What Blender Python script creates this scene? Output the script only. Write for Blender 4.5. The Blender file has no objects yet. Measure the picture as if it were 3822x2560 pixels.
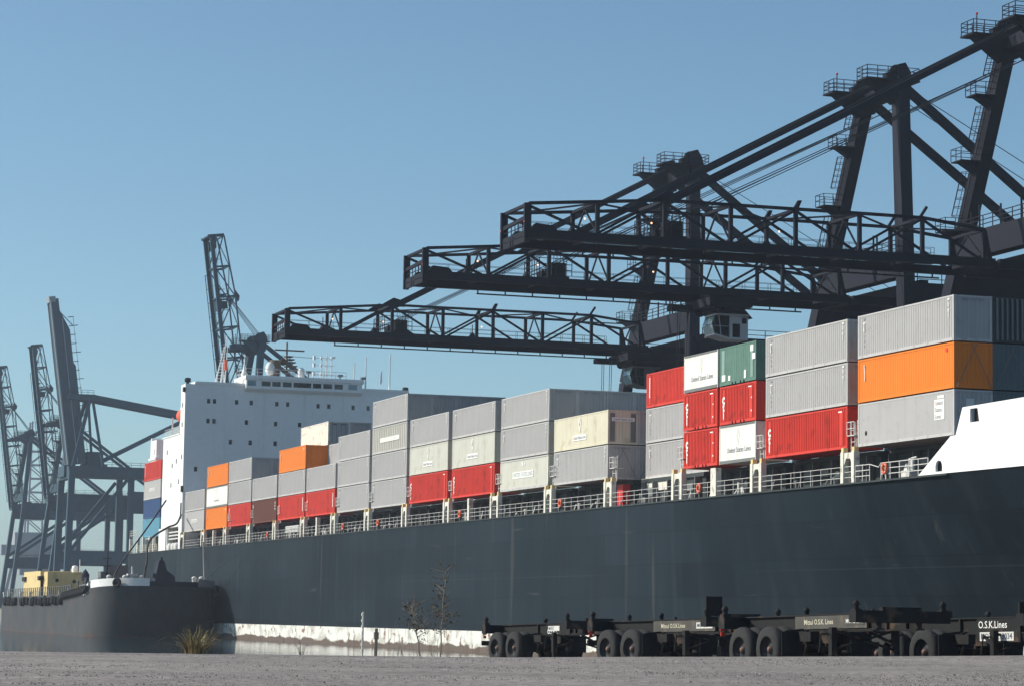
import bpy, math, random
from mathutils import Vector, Matrix
from mathutils.geometry import tessellate_polygon
random.seed(7)
S = bpy.context.scene
C = S.collection
R = math.radians

# ------------------------------------------------------------------ camera, sky, sun, exposure
EYE = 1.7
cam_d = bpy.data.cameras.new('camera')
cam = bpy.data.objects.new('camera', cam_d); C.objects.link(cam)
cr_ = Vector((0.3161, 0.9486, 0.0160)); cf_ = Vector((-0.9430, 0.3164, 0.1033))
cf_.normalize(); cr_ = (cr_ - cf_*cr_.dot(cf_)).normalized(); cu_ = cr_.cross(cf_)
m = Matrix((cr_, cu_, -cf_)).transposed().to_4x4(); m.translation = (0, 0, EYE)
cam.matrix_world = m
cam_d.sensor_width = 36; cam_d.lens = 93.19; cam_d.clip_end = 20000; cam_d.clip_start = .5
S.camera = cam

SUN_DIR = Vector((-0.38, -0.78, 0.0)).normalized()
SUN_EL = R(33)
sun_v = Vector((SUN_DIR.x*math.cos(SUN_EL), SUN_DIR.y*math.cos(SUN_EL), math.sin(SUN_EL)))
W = bpy.data.worlds.new('World'); S.world = W; W.use_nodes = True
nt = W.node_tree; nt.nodes.clear()
sky = nt.nodes.new('ShaderNodeTexSky'); sky.sky_type = 'NISHITA'; sky.sun_disc = False
sky.sun_elevation = SUN_EL; sky.sun_rotation = math.atan2(sun_v.x, sun_v.y)
sky.air_density = 0.7; sky.dust_density = 1.0; sky.ozone_density = 2.4; sky.altitude = 0
bg = nt.nodes.new('ShaderNodeBackground'); bg.inputs['Strength'].default_value = 0.135
wo = nt.nodes.new('ShaderNodeOutputWorld')
tn = nt.nodes.new('ShaderNodeMix'); tn.data_type = 'RGBA'; tn.blend_type = 'MULTIPLY'; tn.inputs['Factor'].default_value = 1
tn.inputs['B'].default_value = (.885, 1.065, .985, 1)      # slightly cyan air
nt.links.new(sky.outputs[0], tn.inputs['A']); nt.links.new(tn.outputs['Result'], bg.inputs['Color']); nt.links.new(bg.outputs[0], wo.inputs['Surface'])
sl = bpy.data.lights.new('sun', 'SUN'); sl.energy = 4.8; sl.angle = R(.5); sl.color = (1, .93, .82)
so = bpy.data.objects.new('sun', sl); C.objects.link(so)
so.rotation_euler = sun_v.to_track_quat('Z', 'Y').to_euler()
S.view_settings.view_transform = 'Standard'; S.view_settings.look = 'None'
S.view_settings.exposure = 0.0; S.view_settings.gamma = 1.0

# ------------------------------------------------------------------ materials
def mat(name, col, rough=.6, var=.25, scale=1.2, metal=0., spec=.22, streak=.0, bump=.0, col2=None, amt2=.0, sc2=.6, zband=None):
    """painted or raw surface: base colour broken by noise, vertical weather streaks and an optional second colour (rust, dirt)"""
    M = bpy.data.materials.new(name); M.use_nodes = True
    t = M.node_tree; b = t.nodes['Principled BSDF']
    b.inputs['Roughness'].default_value = rough; b.inputs['Metallic'].default_value = metal
    b.inputs['Specular IOR Level'].default_value = spec
    tc = t.nodes.new('ShaderNodeTexCoord')
    def noise(sc, stretch=None, det=4):
        n = t.nodes.new('ShaderNodeTexNoise'); n.inputs['Scale'].default_value = sc; n.inputs['Detail'].default_value = det
        if stretch:
            mp = t.nodes.new('ShaderNodeMapping'); mp.inputs['Scale'].default_value = stretch
            t.links.new(tc.outputs['Object'], mp.inputs[0]); t.links.new(mp.outputs[0], n.inputs['Vector'])
        else: t.links.new(tc.outputs['Object'], n.inputs['Vector'])
        return n
    n = noise(scale)
    hs = t.nodes.new('ShaderNodeMix'); hs.data_type = 'RGBA'
    hs.inputs['A'].default_value = [c*(1-var) for c in col[:3]]+[1]; hs.inputs['B'].default_value = [min(1, c*(1+var)) for c in col[:3]]+[1]
    t.links.new(n.outputs[0], hs.inputs['Factor']); out = hs.outputs['Result']
    if streak:
        s = noise(1.0, (3, 3, .12)); rp = t.nodes.new('ShaderNodeMapRange')
        rp.inputs[1].default_value = .5; rp.inputs[2].default_value = .75; rp.inputs[3].default_value = 0; rp.inputs[4].default_value = streak
        t.links.new(s.outputs[0], rp.inputs[0])
        mx = t.nodes.new('ShaderNodeMix'); mx.data_type = 'RGBA'; mx.inputs['B'].default_value = [c*.45 for c in col[:3]]+[1]
        t.links.new(rp.outputs[0], mx.inputs['Factor']); t.links.new(out, mx.inputs['A']); out = mx.outputs['Result']
    if col2:
        s = noise(sc2, None, 8); rp = t.nodes.new('ShaderNodeMapRange')
        rp.inputs[1].default_value = .56; rp.inputs[2].default_value = .66; rp.inputs[3].default_value = 0; rp.inputs[4].default_value = amt2
        t.links.new(s.outputs[0], rp.inputs[0])
        mx = t.nodes.new('ShaderNodeMix'); mx.data_type = 'RGBA'; mx.inputs['B'].default_value = list(col2[:3])+[1]
        t.links.new(rp.outputs[0], mx.inputs['Factor']); t.links.new(out, mx.inputs['A']); out = mx.outputs['Result']
    if zband:
        sx = t.nodes.new('ShaderNodeSeparateXYZ'); t.links.new(tc.outputs['Object'], sx.inputs[0]); w_ = noise(.25)
        ad = t.nodes.new('ShaderNodeMath'); ad.operation = 'ADD'; t.links.new(sx.outputs['Z'], ad.inputs[0]); t.links.new(w_.outputs[0], ad.inputs[1])
        rp = t.nodes.new('ShaderNodeMapRange'); rp.inputs[1].default_value = zband[0]+.5; rp.inputs[2].default_value = zband[0]+.75; rp.inputs[3].default_value = 1; rp.inputs[4].default_value = 0; t.links.new(ad.outputs[0], rp.inputs[0])
        mx = t.nodes.new('ShaderNodeMix'); mx.data_type = 'RGBA'; mx.inputs['B'].default_value = list(zband[1])+[1]
        t.links.new(rp.outputs[0], mx.inputs['Factor']); t.links.new(out, mx.inputs['A']); out = mx.outputs['Result']
    t.links.new(out, b.inputs['Base Color'])
    if bump:
        bn = noise(scale*6); bp = t.nodes.new('ShaderNodeBump'); bp.inputs['Strength'].default_value = bump; bp.inputs['Distance'].default_value = .05
        t.links.new(bn.outputs[0], bp.inputs['Height']); t.links.new(bp.outputs[0], b.inputs['Normal'])
    return M
def node_mat(name, fn):
    mm = bpy.data.materials.new(name); mm.use_nodes = True; fn(mm.node_tree, mm.node_tree.nodes['Principled BSDF']); return mm
RUST = (.16, .06, .025)
M = {
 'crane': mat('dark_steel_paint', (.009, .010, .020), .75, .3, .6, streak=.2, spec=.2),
 'crane_far': mat('haze_tinted_steel_paint', (.030, .075, .105), .65, .3, .6, streak=.2, spec=.3),  # crane steel lightened to blue-green, distance haze put into the colour
 'rope': mat('steel_rope', (.03, .03, .035), .6),
 'grey': mat('grey_paint', (.415, .40, .398), .55, .08, .5, streak=.16, col2=RUST, amt2=.10, sc2=1.6),
 'greyrail': mat('grey_rail_paint', (.50, .49, .48), .55, .1, .5, col2=RUST, amt2=.3, sc2=2.5),
 'red': mat('red_paint', (.66, .048, .028), .5, .15, .6, streak=.3, col2=(.09, .02, .015), amt2=.35, sc2=.9),
 'orange': mat('orange_paint', (.80, .205, .014), .5, .08, .6, streak=.12),
 'brown': mat('brown_paint', (.14, .045, .028), .6, .2, .8, streak=.3),
 'white': mat('white_paint', (.82, .80, .74), .5, .06, .6, streak=.10, col2=(.45, .33, .16), amt2=.25, sc2=1.1),
 'cream': mat('cream_paint', (.66, .61, .47), .55, .10, .6, streak=.25, col2=(.30, .22, .10), amt2=.3, sc2=.9),
 'pale': mat('pale_grey_green_paint', (.56, .55, .48), .55, .10, .6, streak=.25, col2=(.28, .24, .15), amt2=.25, sc2=.9),
 'coarse': mat('pale_ribbed_paint', (.50, .48, .43), .55, .1, .6, streak=.3),
 'green': mat('green_tarpaulin', (.11, .21, .17), .7, .25, 1.5, streak=.4),
 'navy': mat('navy_paint', (.030, .075, .20), .5, .15, .6, streak=.2),
 'palegreen': mat('pale_green_paint', (.24, .34, .31), .6, .2, 1.),
 'slate': mat('dark_slate_green_paint', (.10, .135, .145), .55, .2, .6, streak=.2),
 'skyblue': mat('light_blue_paint', (.13, .34, .46), .5, .15, .6, streak=.2),
 'dark': mat('dark_recess', (.020, .022, .026), .8, .3, 1.5),
 'coaming': mat('dark_green_grey_paint', (.045, .055, .055), .6, .3, .7, streak=.3),
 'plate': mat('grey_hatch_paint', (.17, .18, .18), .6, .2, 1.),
 'mark': mat('white_marking', (.82, .82, .78), .6, .1, 3.),
 'markgrey': mat('faded_grey_marking', (.30, .31, .34), .7, .2, 3.),
 'markpale': mat('faded_eagle_marking', (.66, .65, .62), .7, .1, 3.),
 'markred': mat('red_marking', (.55, .06, .05), .6, .1, 3.),
 'ink': mat('dark_lettering', (.10, .11, .16), .6, .1, 3.),
 'ship_white': mat('ship_white_paint', (.88, .87, .85), .45, .05, .25, streak=.06, col2=(.45, .27, .14), amt2=.10, sc2=2.2),
 'post': mat('cream_post_paint', (.74, .71, .62), .5, .08, 1.5, col2=RUST, amt2=.5, sc2=1.5),
 'rail': mat('white_rail_paint', (.66, .65, .62), .5, .1, 2.),
 'glass': mat('dark_window_glass', (.010, .016, .016), .08, .2, 1., spec=.6),
 'glasspale': mat('pale_window_glass', (.20, .30, .34), .1, .2, 1., spec=.6),
 'deck': mat('deck_paint', (.10, .05, .04), .8, .3, .5),
 'buoy': mat('orange_lifebuoy', (.80, .13, .05), .5, .1, 3.),
 'lockred': mat('red_locker_paint', (.55, .03, .03), .5, .15, 2.),
 'rubber': mat('tyre_rubber', (.018, .018, .020), .85, .4, 4., bump=.3),
 'tyre': mat('dusty_tyre_rubber', (.036, .036, .037), .9, .35, 5., bump=.4),
 'rim': mat('dark_rim_paint', (.03, .03, .035), .6, .3, 4.),
 'hub': mat('dusty_hub_paint', (.20, .12, .09), .5, .2, 5.),
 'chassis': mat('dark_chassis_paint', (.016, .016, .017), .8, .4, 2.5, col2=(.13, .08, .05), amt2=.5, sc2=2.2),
 'chassislit': mat('sunlit_chassis_paint', (.085, .08, .072), .7, .35, 2.5, col2=(.2, .15, .1), amt2=.4, sc2=3.),  # paler copy of the chassis paint, sunlight on the frame side put into the colour
 'lampred': mat('red_lamp_lens', (.60, .04, .02), .3, .1, 3.),
 'lampamber': mat('amber_lamp_lens', (.80, .30, .04), .3, .1, 3.),
 'yellow': mat('yellow_deckhouse_paint', (.74, .57, .27), .55, .12, .6, streak=.25, col2=RUST, amt2=.25, sc2=.8),
 'bargehull': mat('barge_hull_paint', (.066, .070, .076), .7, .35, .25, streak=.45, col2=(.13, .085, .065), amt2=.4, sc2=.35, spec=.15, zband=(-.08, (.115, .062, .048))),
 'bargedark': mat('barge_dark_paint', (.022, .025, .045), .7, .3, .6, streak=.3, spec=.15),
 'hose': mat('black_hose', (.025, .026, .028), .6, .2, 2.),
 'concrete': mat('quay_concrete', (.27, .26, .24), .9, .25, .15, streak=.4),
 'gravel_dark': mat('dark_gravel', (.115, .10, .098), .9, .5, 3.),
 'gravel_pale': mat('pale_gravel', (.46, .41, .38), .9, .4, 3.),
 'bulb': node_mat('lit_bulb', lambda t, b: (setattr(b.inputs['Emission Color'], 'default_value', (1, .55, .28, 1)), setattr(b.inputs['Emission Strength'], 'default_value', 2.2))),
 'shore': mat('far_shore_earth', (.12, .12, .10), .95, .4, .02),
 'funnel': mat('sooty_funnel_paint', (.12, .085, .06), .7, .5, 1.),
 'straw': mat('dry_straw_blade', (.33, .25, .13), .8, .35, 9.),
 'blade': mat('olive_grass_blade', (.105, .10, .045), .8, .35, 9.),
 'bark': mat('pale_bark', (.30, .25, .19), .85, .35, 8.),
 'leaf': mat('dry_brown_leaf', (.075, .05, .03), .8, .4, 8.),
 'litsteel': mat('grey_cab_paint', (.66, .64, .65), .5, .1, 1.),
 'hazeship': mat('hazed_pale_steel', (.30, .33, .36), .7, .2, .1),  # pale steel with distance haze mixed into the colour
}

# ------------------------------------------------------------------ mesh helpers
class MB:
    def __init__(s): s.v = []; s.f = []; s.s = []; s.cuts = []
    def piece(s):
        """what follows is a separate object of the same name"""
        s.cuts.append((len(s.v), len(s.f))); return s
    def add(s, vs, fs, smooth=False):
        o = len(s.v); s.v += [tuple(v) for v in vs]; s.f += [tuple(i+o for i in f) for f in fs]; s.s += [smooth]*len(fs)
    def box(s, x0, x1, y0, y1, z0, z1):
        s.add([(x0,y0,z0),(x1,y0,z0),(x1,y1,z0),(x0,y1,z0),(x0,y0,z1),(x1,y0,z1),(x1,y1,z1),(x0,y1,z1)],
              [(0,3,2,1),(4,5,6,7),(0,1,5,4),(1,2,6,5),(2,3,7,6),(3,0,4,7)]); return s
    def beam(s, p, q, w, h, up=(0,0,1), w2=None, h2=None):
        p = Vector(p); q = Vector(q); d = (q-p).normalized(); up = Vector(up)
        if abs(d.dot(up)) > .98: up = Vector((0,1,0)) if abs(d.y) < .9 else Vector((1,0,0))
        a = d.cross(up).normalized(); b = a.cross(d).normalized()
        vs = []
        for c, ww, hh in ((p, w, h), (q, w2 or w, h2 or h)):
            vs += [c-a*ww/2-b*hh/2, c+a*ww/2-b*hh/2, c+a*ww/2+b*hh/2, c-a*ww/2+b*hh/2]
        s.add(vs, [(0,1,2,3),(7,6,5,4),(0,4,5,1),(1,5,6,2),(2,6,7,3),(3,7,4,0)]); return s
    def tube(s, p, q, r, n=6, r2=None, caps=True, smooth=True):
        p = Vector(p); q = Vector(q); r2 = r if r2 is None else r2
        d = (q-p).normalized(); a = d.orthogonal().normalized(); b = d.cross(a)
        vs = []
        for c, rr in ((p, r), (q, r2)):
            for i in range(n):
                t = 2*math.pi*i/n; vs.append(c+(a*math.cos(t)+b*math.sin(t))*rr)
        s.add(vs, [(i, (i+1) % n, n+(i+1) % n, n+i) for i in range(n)], smooth)
        if caps: s.add(vs, [tuple(range(n-1, -1, -1)), tuple(range(n, 2*n))])
        return s
    def path(s, pts, r, n=6, r2=None):
        k = len(pts)-1
        for i in range(k):
            ra = r if r2 is None else r+(r2-r)*i/k; rb = r if r2 is None else r+(r2-r)*(i+1)/k
            s.tube(pts[i], pts[i+1], ra, n, rb)
        return s
    def lathe(s, c, axis, prof, n=20, smooth=True):
        c = Vector(c); d = Vector(axis).normalized(); a = d.orthogonal().normalized(); b = d.cross(a); vs = []
        for h, r in prof:
            for i in range(n):
                t = 2*math.pi*i/n; vs.append(c+d*h+(a*math.cos(t)+b*math.sin(t))*r)
        fs = [(k*n+i, k*n+(i+1) % n, (k+1)*n+(i+1) % n, (k+1)*n+i) for k in range(len(prof)-1) for i in range(n)]
        s.add(vs, fs, smooth); return s
    def prism(s, pts, vec):
        n = len(pts); vec = Vector(vec); P = [Vector(p) for p in pts]
        s.add(P+[p+vec for p in P], [tuple(range(n)), tuple(range(2*n-1, n-1, -1))]+[(i, n+i, n+(i+1) % n, (i+1) % n) for i in range(n)]); return s
    def holed(s, outer, holes, to3, vec):
        """flat plate with holes: loops of 2D points, mapped by to3, thickened by vec"""
        loops = [outer]+holes; flat = [p for l in loops for p in l]
        tri = tessellate_polygon([[Vector((p[0], p[1], 0)) for p in l] for l in loops])
        n = len(flat); P = [Vector(to3(p)) for p in flat]; vec = Vector(vec)
        fs = [tuple(t) for t in tri]+[tuple(n+i for i in reversed(t)) for t in tri]; o = 0
        for l in loops:
            k = len(l); fs += [(o+i, o+(i+1) % k, n+o+(i+1) % k, n+o+i) for i in range(k)]; o += k
        s.add(P+[p+vec for p in P], fs); return s
    def torus(s, c, axis, R_, r, n=16, k=6):
        c = Vector(c); d = Vector(axis).normalized(); a = d.orthogonal().normalized(); b = d.cross(a); vs = []
        for i in range(n):
            t = 2*math.pi*i/n; e = a*math.cos(t)+b*math.sin(t)
            for j in range(k):
                u = 2*math.pi*j/k; vs.append(c+e*(R_+r*math.cos(u))+d*r*math.sin(u))
        s.add(vs, [(i*k+j, ((i+1) % n)*k+j, ((i+1) % n)*k+(j+1) % k, i*k+(j+1) % k) for i in range(n) for j in range(k)], True); return s
    def ball(s, c, r, n=14, sz=1.):
        return s.lathe(c, (0,0,1), [(-r*sz*math.cos(math.pi*i/8), max(.001, r*math.sin(math.pi*i/8))) for i in range(9)], n)
    def rail(s, pts, h=1.0, r=.03, step=1.5, rows=3, n=4):
        """guard rail along a polyline: rows of bars and stanchions"""
        for p, q in zip(pts[:-1], pts[1:]):
            p = Vector(p); q = Vector(q); L = (q-p).length; k = max(1, round(L/step))
            for j in range(rows):
                z = Vector((0,0,h*(j+1)/rows)); s.tube(p+z, q+z, r, n, caps=False)
            for i in range(k+1):
                a = p.lerp(q, i/k); s.tube(a, a+Vector((0,0,h)), r*1.05, n, caps=False)
        return s
    def text(s, txt, org, u, v, size, bold=0., align='LEFT', depth=.004):
        me = text_mesh(txt, align, bold); u = Vector(u); v = Vector(v); org = Vector(org); nrm = u.cross(v)
        s.add([org+u*(a.x*size)+v*(a.y*size)+nrm*depth for a in me[0]], me[1]); return s
    def mesh(s, name, material):
        me = bpy.data.meshes.new(name); me.from_pydata(s.v, [], s.f)
        me.polygons.foreach_set('use_smooth', s.s); me.materials.append(material); me.update(); return me
    def build(s, name, material, parent=None):
        v0 = f0 = 0; o = None
        for v1, f1 in sorted(set(s.cuts+[(len(s.v), len(s.f))])):
            if f1 > f0:
                m_ = MB(); m_.v = s.v[v0:v1]; m_.f = [tuple(i-v0 for i in f) for f in s.f[f0:f1]]; m_.s = s.s[f0:f1]
                o = bpy.data.objects.new(name, m_.mesh(name, material)); C.objects.link(o)
                if parent: o.parent = parent
            v0, f0 = v1, f1
        return o
_tc = {}
def text_mesh(txt, align='LEFT', bold=0.):
    k = (txt, align, bold)
    if k not in _tc:
        cu = bpy.data.curves.new('txt', 'FONT'); cu.body = txt; cu.size = 1; cu.align_x = align; cu.align_y = 'CENTER'
        cu.resolution_u = 2; cu.offset = bold
        o = bpy.data.objects.new('txt', cu); C.objects.link(o); bpy.context.view_layer.update()
        me = bpy.data.meshes.new_from_object(o.evaluated_get(bpy.context.evaluated_depsgraph_get()))
        _tc[k] = ([v.co.copy() for v in me.vertices], [tuple(p.vertices) for p in me.polygons])
        bpy.data.objects.remove(o); bpy.data.curves.remove(cu); bpy.data.meshes.remove(me)
    return _tc[k]
def thing(name, label, cat, loc=(0,0,0), rz=0, group=None):
    o = bpy.data.objects.new(name, None); C.objects.link(o); o.location = loc; o.rotation_euler.z = rz
    o.empty_display_size = .3
    return tag(o, label, cat, group)
def tag(o, label, cat, group=None):
    o['label'] = label; o['category'] = cat
    if group: o['group'] = group
    return o
def struct(o): o['kind'] = 'structure'; return o
def copy_tree(o, parent=None):
    c = o.copy(); C.objects.link(c)
    if parent: c.parent = parent
    for ch in list(o.children): copy_tree(ch, c)
    return c

# ------------------------------------------------------------------ water, ground, quay
def water_nodes(t, b):
    b.inputs['Base Color'].default_value = (.014, .036, .045, 1); b.inputs['Roughness'].default_value = .06; b.inputs['IOR'].default_value = 1.33
    tc = t.nodes.new('ShaderNodeTexCoord'); mp = t.nodes.new('ShaderNodeMapping'); mp.inputs['Scale'].default_value = (.5, 1.0, 1)
    n = t.nodes.new('ShaderNodeTexNoise'); n.inputs['Scale'].default_value = .55; n.inputs['Detail'].default_value = 5
    bp = t.nodes.new('ShaderNodeBump'); bp.inputs['Strength'].default_value = .38; bp.inputs['Distance'].default_value = .10
    t.links.new(tc.outputs['Object'], mp.inputs[0]); t.links.new(mp.outputs[0], n.inputs['Vector'])
    t.links.new(n.outputs[0], bp.inputs['Height']); t.links.new(bp.outputs[0], b.inputs['Normal'])
M['water'] = node_mat('harbour_water', water_nodes)
WZ = -1.2
w = MB(); w.add([(-9000,-6000,WZ),(3000,-6000,WZ),(3000,6000,WZ),(-9000,6000,WZ)], [(0,1,2,3)])
struct(w.build('water', M['water']))

def asphalt_nodes(t, b):
    tc = t.nodes.new('ShaderNodeTexCoord')
    def nz(sc, det=3):
        n = t.nodes.new('ShaderNodeTexNoise'); n.inputs['Scale'].default_value = sc; n.inputs['Detail'].default_value = det
        t.links.new(tc.outputs['Object'], n.inputs['Vector']); return n
    a = nz(7, 9); rp = t.nodes.new('ShaderNodeValToRGB')
    e = rp.color_ramp.elements; e[0].position = .34; e[0].color = (.15, .128, .120, 1); e[1].position = .58; e[1].color = (.28, .240, .224, 1)
    x = rp.color_ramp.elements.new(.70); x.color = (.42, .37, .34, 1)
    t.links.new(a.outputs[0], rp.inputs[0])
    c = nz(.35, 5); mx = t.nodes.new('ShaderNodeMix'); mx.data_type = 'RGBA'; mx.blend_type = 'MULTIPLY'; mx.inputs['Factor'].default_value = .55
    r2 = t.nodes.new('ShaderNodeMapRange'); r2.inputs[1].default_value = .3; r2.inputs[2].default_value = .7; r2.inputs[3].default_value = .55; r2.inputs[4].default_value = 1.25
    t.links.new(c.outputs[0], r2.inputs[0]); t.links.new(rp.outputs[0], mx.inputs['A']); t.links.new(r2.outputs[0], mx.inputs['B'])
    t.links.new(mx.outputs['Result'], b.inputs['Base Color']); b.inputs['Roughness'].default_value = .95
    bp = t.nodes.new('ShaderNodeBump'); bp.inputs['Strength'].default_value = .45; bp.inputs['Distance'].default_value = .02
    bn = nz(9, 6); t.links.new(bn.outputs[0], bp.inputs['Height']); t.links.new(bp.outputs[0], b.inputs['Normal'])
M['asphalt'] = node_mat('weathered_asphalt', asphalt_nodes)
FD = Vector((-.948, .317, 0)).normalized(); RD = Vector((.317, .948, 0)).normalized()   # ground axes: ahead, to the right
def lerp_tab(tab, x):
    for (a, p), (b, q) in zip(tab[:-1], tab[1:]):
        if x <= b: return p+(q-p)*max(0, (x-a)/(b-a))
    return tab[-1][1]
def ground_z(x, y):
    s = x*FD.x+y*FD.y; t = x*RD.x+y*RD.y
    crest = .955+(.0035*t if t < 0 else .0188*min(t, 16))
    if s < 51.5: return lerp_tab([(-30,-.1),(0,.05),(18,.88),(26,.97),(51.5,crest)], s)
    return lerp_tab([(51.5,crest),(53,crest-.10),(57,.62),(61,.53),(73,.37),(87,.22),(91,.1),(96,-3.2)], s)
g = MB(); ss = [-30,-15,0,6,12,18,22]+[26+i*1. for i in range(26)]+[52,52.6,53.3,54,55,56,57.5,59,61,65,69,73,78,83,87,89,91,92.5,94,96]
ss = sorted(set(ss+[51.5])); tt = [-70+i*2.5 for i in range(41)]
vs = []
for s_ in ss:
    for t_ in tt:
        p = FD*s_+RD*t_; z = ground_z(p.x, p.y)+random.uniform(-.008, .008); vs.append((p.x, p.y, z))
nn = len(tt); g.add(vs, [(i*nn+j, i*nn+j+1, (i+1)*nn+j+1, (i+1)*nn+j) for i in range(len(ss)-1) for j in range(nn-1)], True)
struct(g.build('ground', M['asphalt']))

random.seed(41)
gr = MB(); pal = ('gravel_dark', 'gravel_pale')
for nm, cnt, r0, r1 in (('gravel_dark', 12000, .004, .014), ('gravel_pale', 9000, .003, .011)):
    gr = MB()
    for i in range(cnt):
        s_ = 27+25.5*random.random()**1.25; t_ = random.uniform(-.22, .22)*s_; p = FD*s_+RD*t_; z = ground_z(p.x, p.y); r = random.uniform(r0, r1)*(2.2 if random.random() < .006 else 1)
        a = random.uniform(0, 6.28); vv = [(p.x+math.cos(a+k*1.571)*r*random.uniform(.7, 1.5), p.y+math.sin(a+k*1.571)*r*random.uniform(.7, 1.5), z-.005) for k in range(4)]
        gr.add(vv+[(p.x+random.uniform(-.3,.3)*r, p.y+random.uniform(-.3,.3)*r, z+r*random.uniform(.4, .9))], [(0,1,4),(1,2,4),(2,3,4),(3,0,4)])
    o = gr.build('gravel', M[nm]); o['kind'] = 'stuff'
q = MB(); q.box(-1400, -40, 103.3, 520, -3.5, 2.1); q.box(-1400, -40, 103.2, 103.9, 2.1, 2.35)
tag(q.build('quay', M['concrete']), 'concrete quay carrying the cranes behind the ship', 'quay')
sh = MB(); sh.box(-2600, -1500, -900, 900, -3, 1.6)
struct(sh.build('far_shore', M['shore']))

# ------------------------------------------------------------------ containers
L40, L20, CW, CH = 12.19, 6.06, 2.44, 2.60
PITCH = 2.663
def corr(mb, a, u, n, L, z0, z1, per, dep, flat=.5):
    """corrugated wall standing on the line a + u*[0..L], pushed in along -n"""
    a = Vector(a); u = Vector(u); n = Vector(n); k = max(1, round(L/per)); p = L/k; pts = []
    for i in range(k):
        x = i*p
        pts += [(x, 0), (x+p*.42, 0), (x+p*.56, dep), (x+p*.86, dep)]
    pts.append((L, 0)); vs = []
    for x, d in pts:
        c = a+u*x-n*d; vs += [(c.x, c.y, z0), (c.x, c.y, z1)]
    mb.add(vs, [(2*i, 2*i+2, 2*i+3, 2*i+1) for i in range(len(pts)-1)])
def eagle(mb, x, z, s, y):
    """flat crest of an eagle over a tapered shield, facing -Y"""
    def pl(pts): mb.prism([(x+a*s, y, z+b*s) for a, b in pts], (0, -.004, 0))
    pl([(-.16,.60),(-.10,.78),(.06,.80),(.14,.68),(.05,.60),(.02,.48),(-.08,.48)])
    pl([(-.08,.46),(-.30,.62),(-.34,.30),(-.22,.02),(-.10,.22)])
    pl([(.08,.46),(.30,.62),(.34,.30),(.22,.02),(.10,.22)])
    pl([(-.20,0),(-.10,-.42),(0,-.55),(-.02,-.05)])
    pl([(.20,0),(.10,-.42),(0,-.55),(.02,-.05)])
KIND = {  # body, frame, rib period, rib depth
 'grey': ('grey', 'greyrail', .29, .028), 'red': ('red', 'red', .26, .055), 'redbar': ('red', 'red', .28, .045), 'orange': ('orange', 'orange', .29, .022),
 'brown': ('brown', 'brown', .28, .03), 'white': ('white', 'post', 0, 0), 'cream': ('cream', 'cream', .42, .014), 'pale': ('pale', 'pale', .42, .014),
 'coarse': ('coarse', 'greyrail', .62, .075), 'board': ('pale', 'post', 0, 0), 'plategrey': ('grey', 'greyrail', 0, 0), 'green': ('green', 'green', .3, .02),
 'navy': ('navy', 'navy', .28, .03), 'skyblue': ('skyblue', 'skyblue', .28, .03), 'stake': ('coaming', 'coaming', .42, .10), 'slate': ('slate', 'slate', .29, .02), 'door': ('post', 'post', .42, .014),
}
_cm = {}
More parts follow.
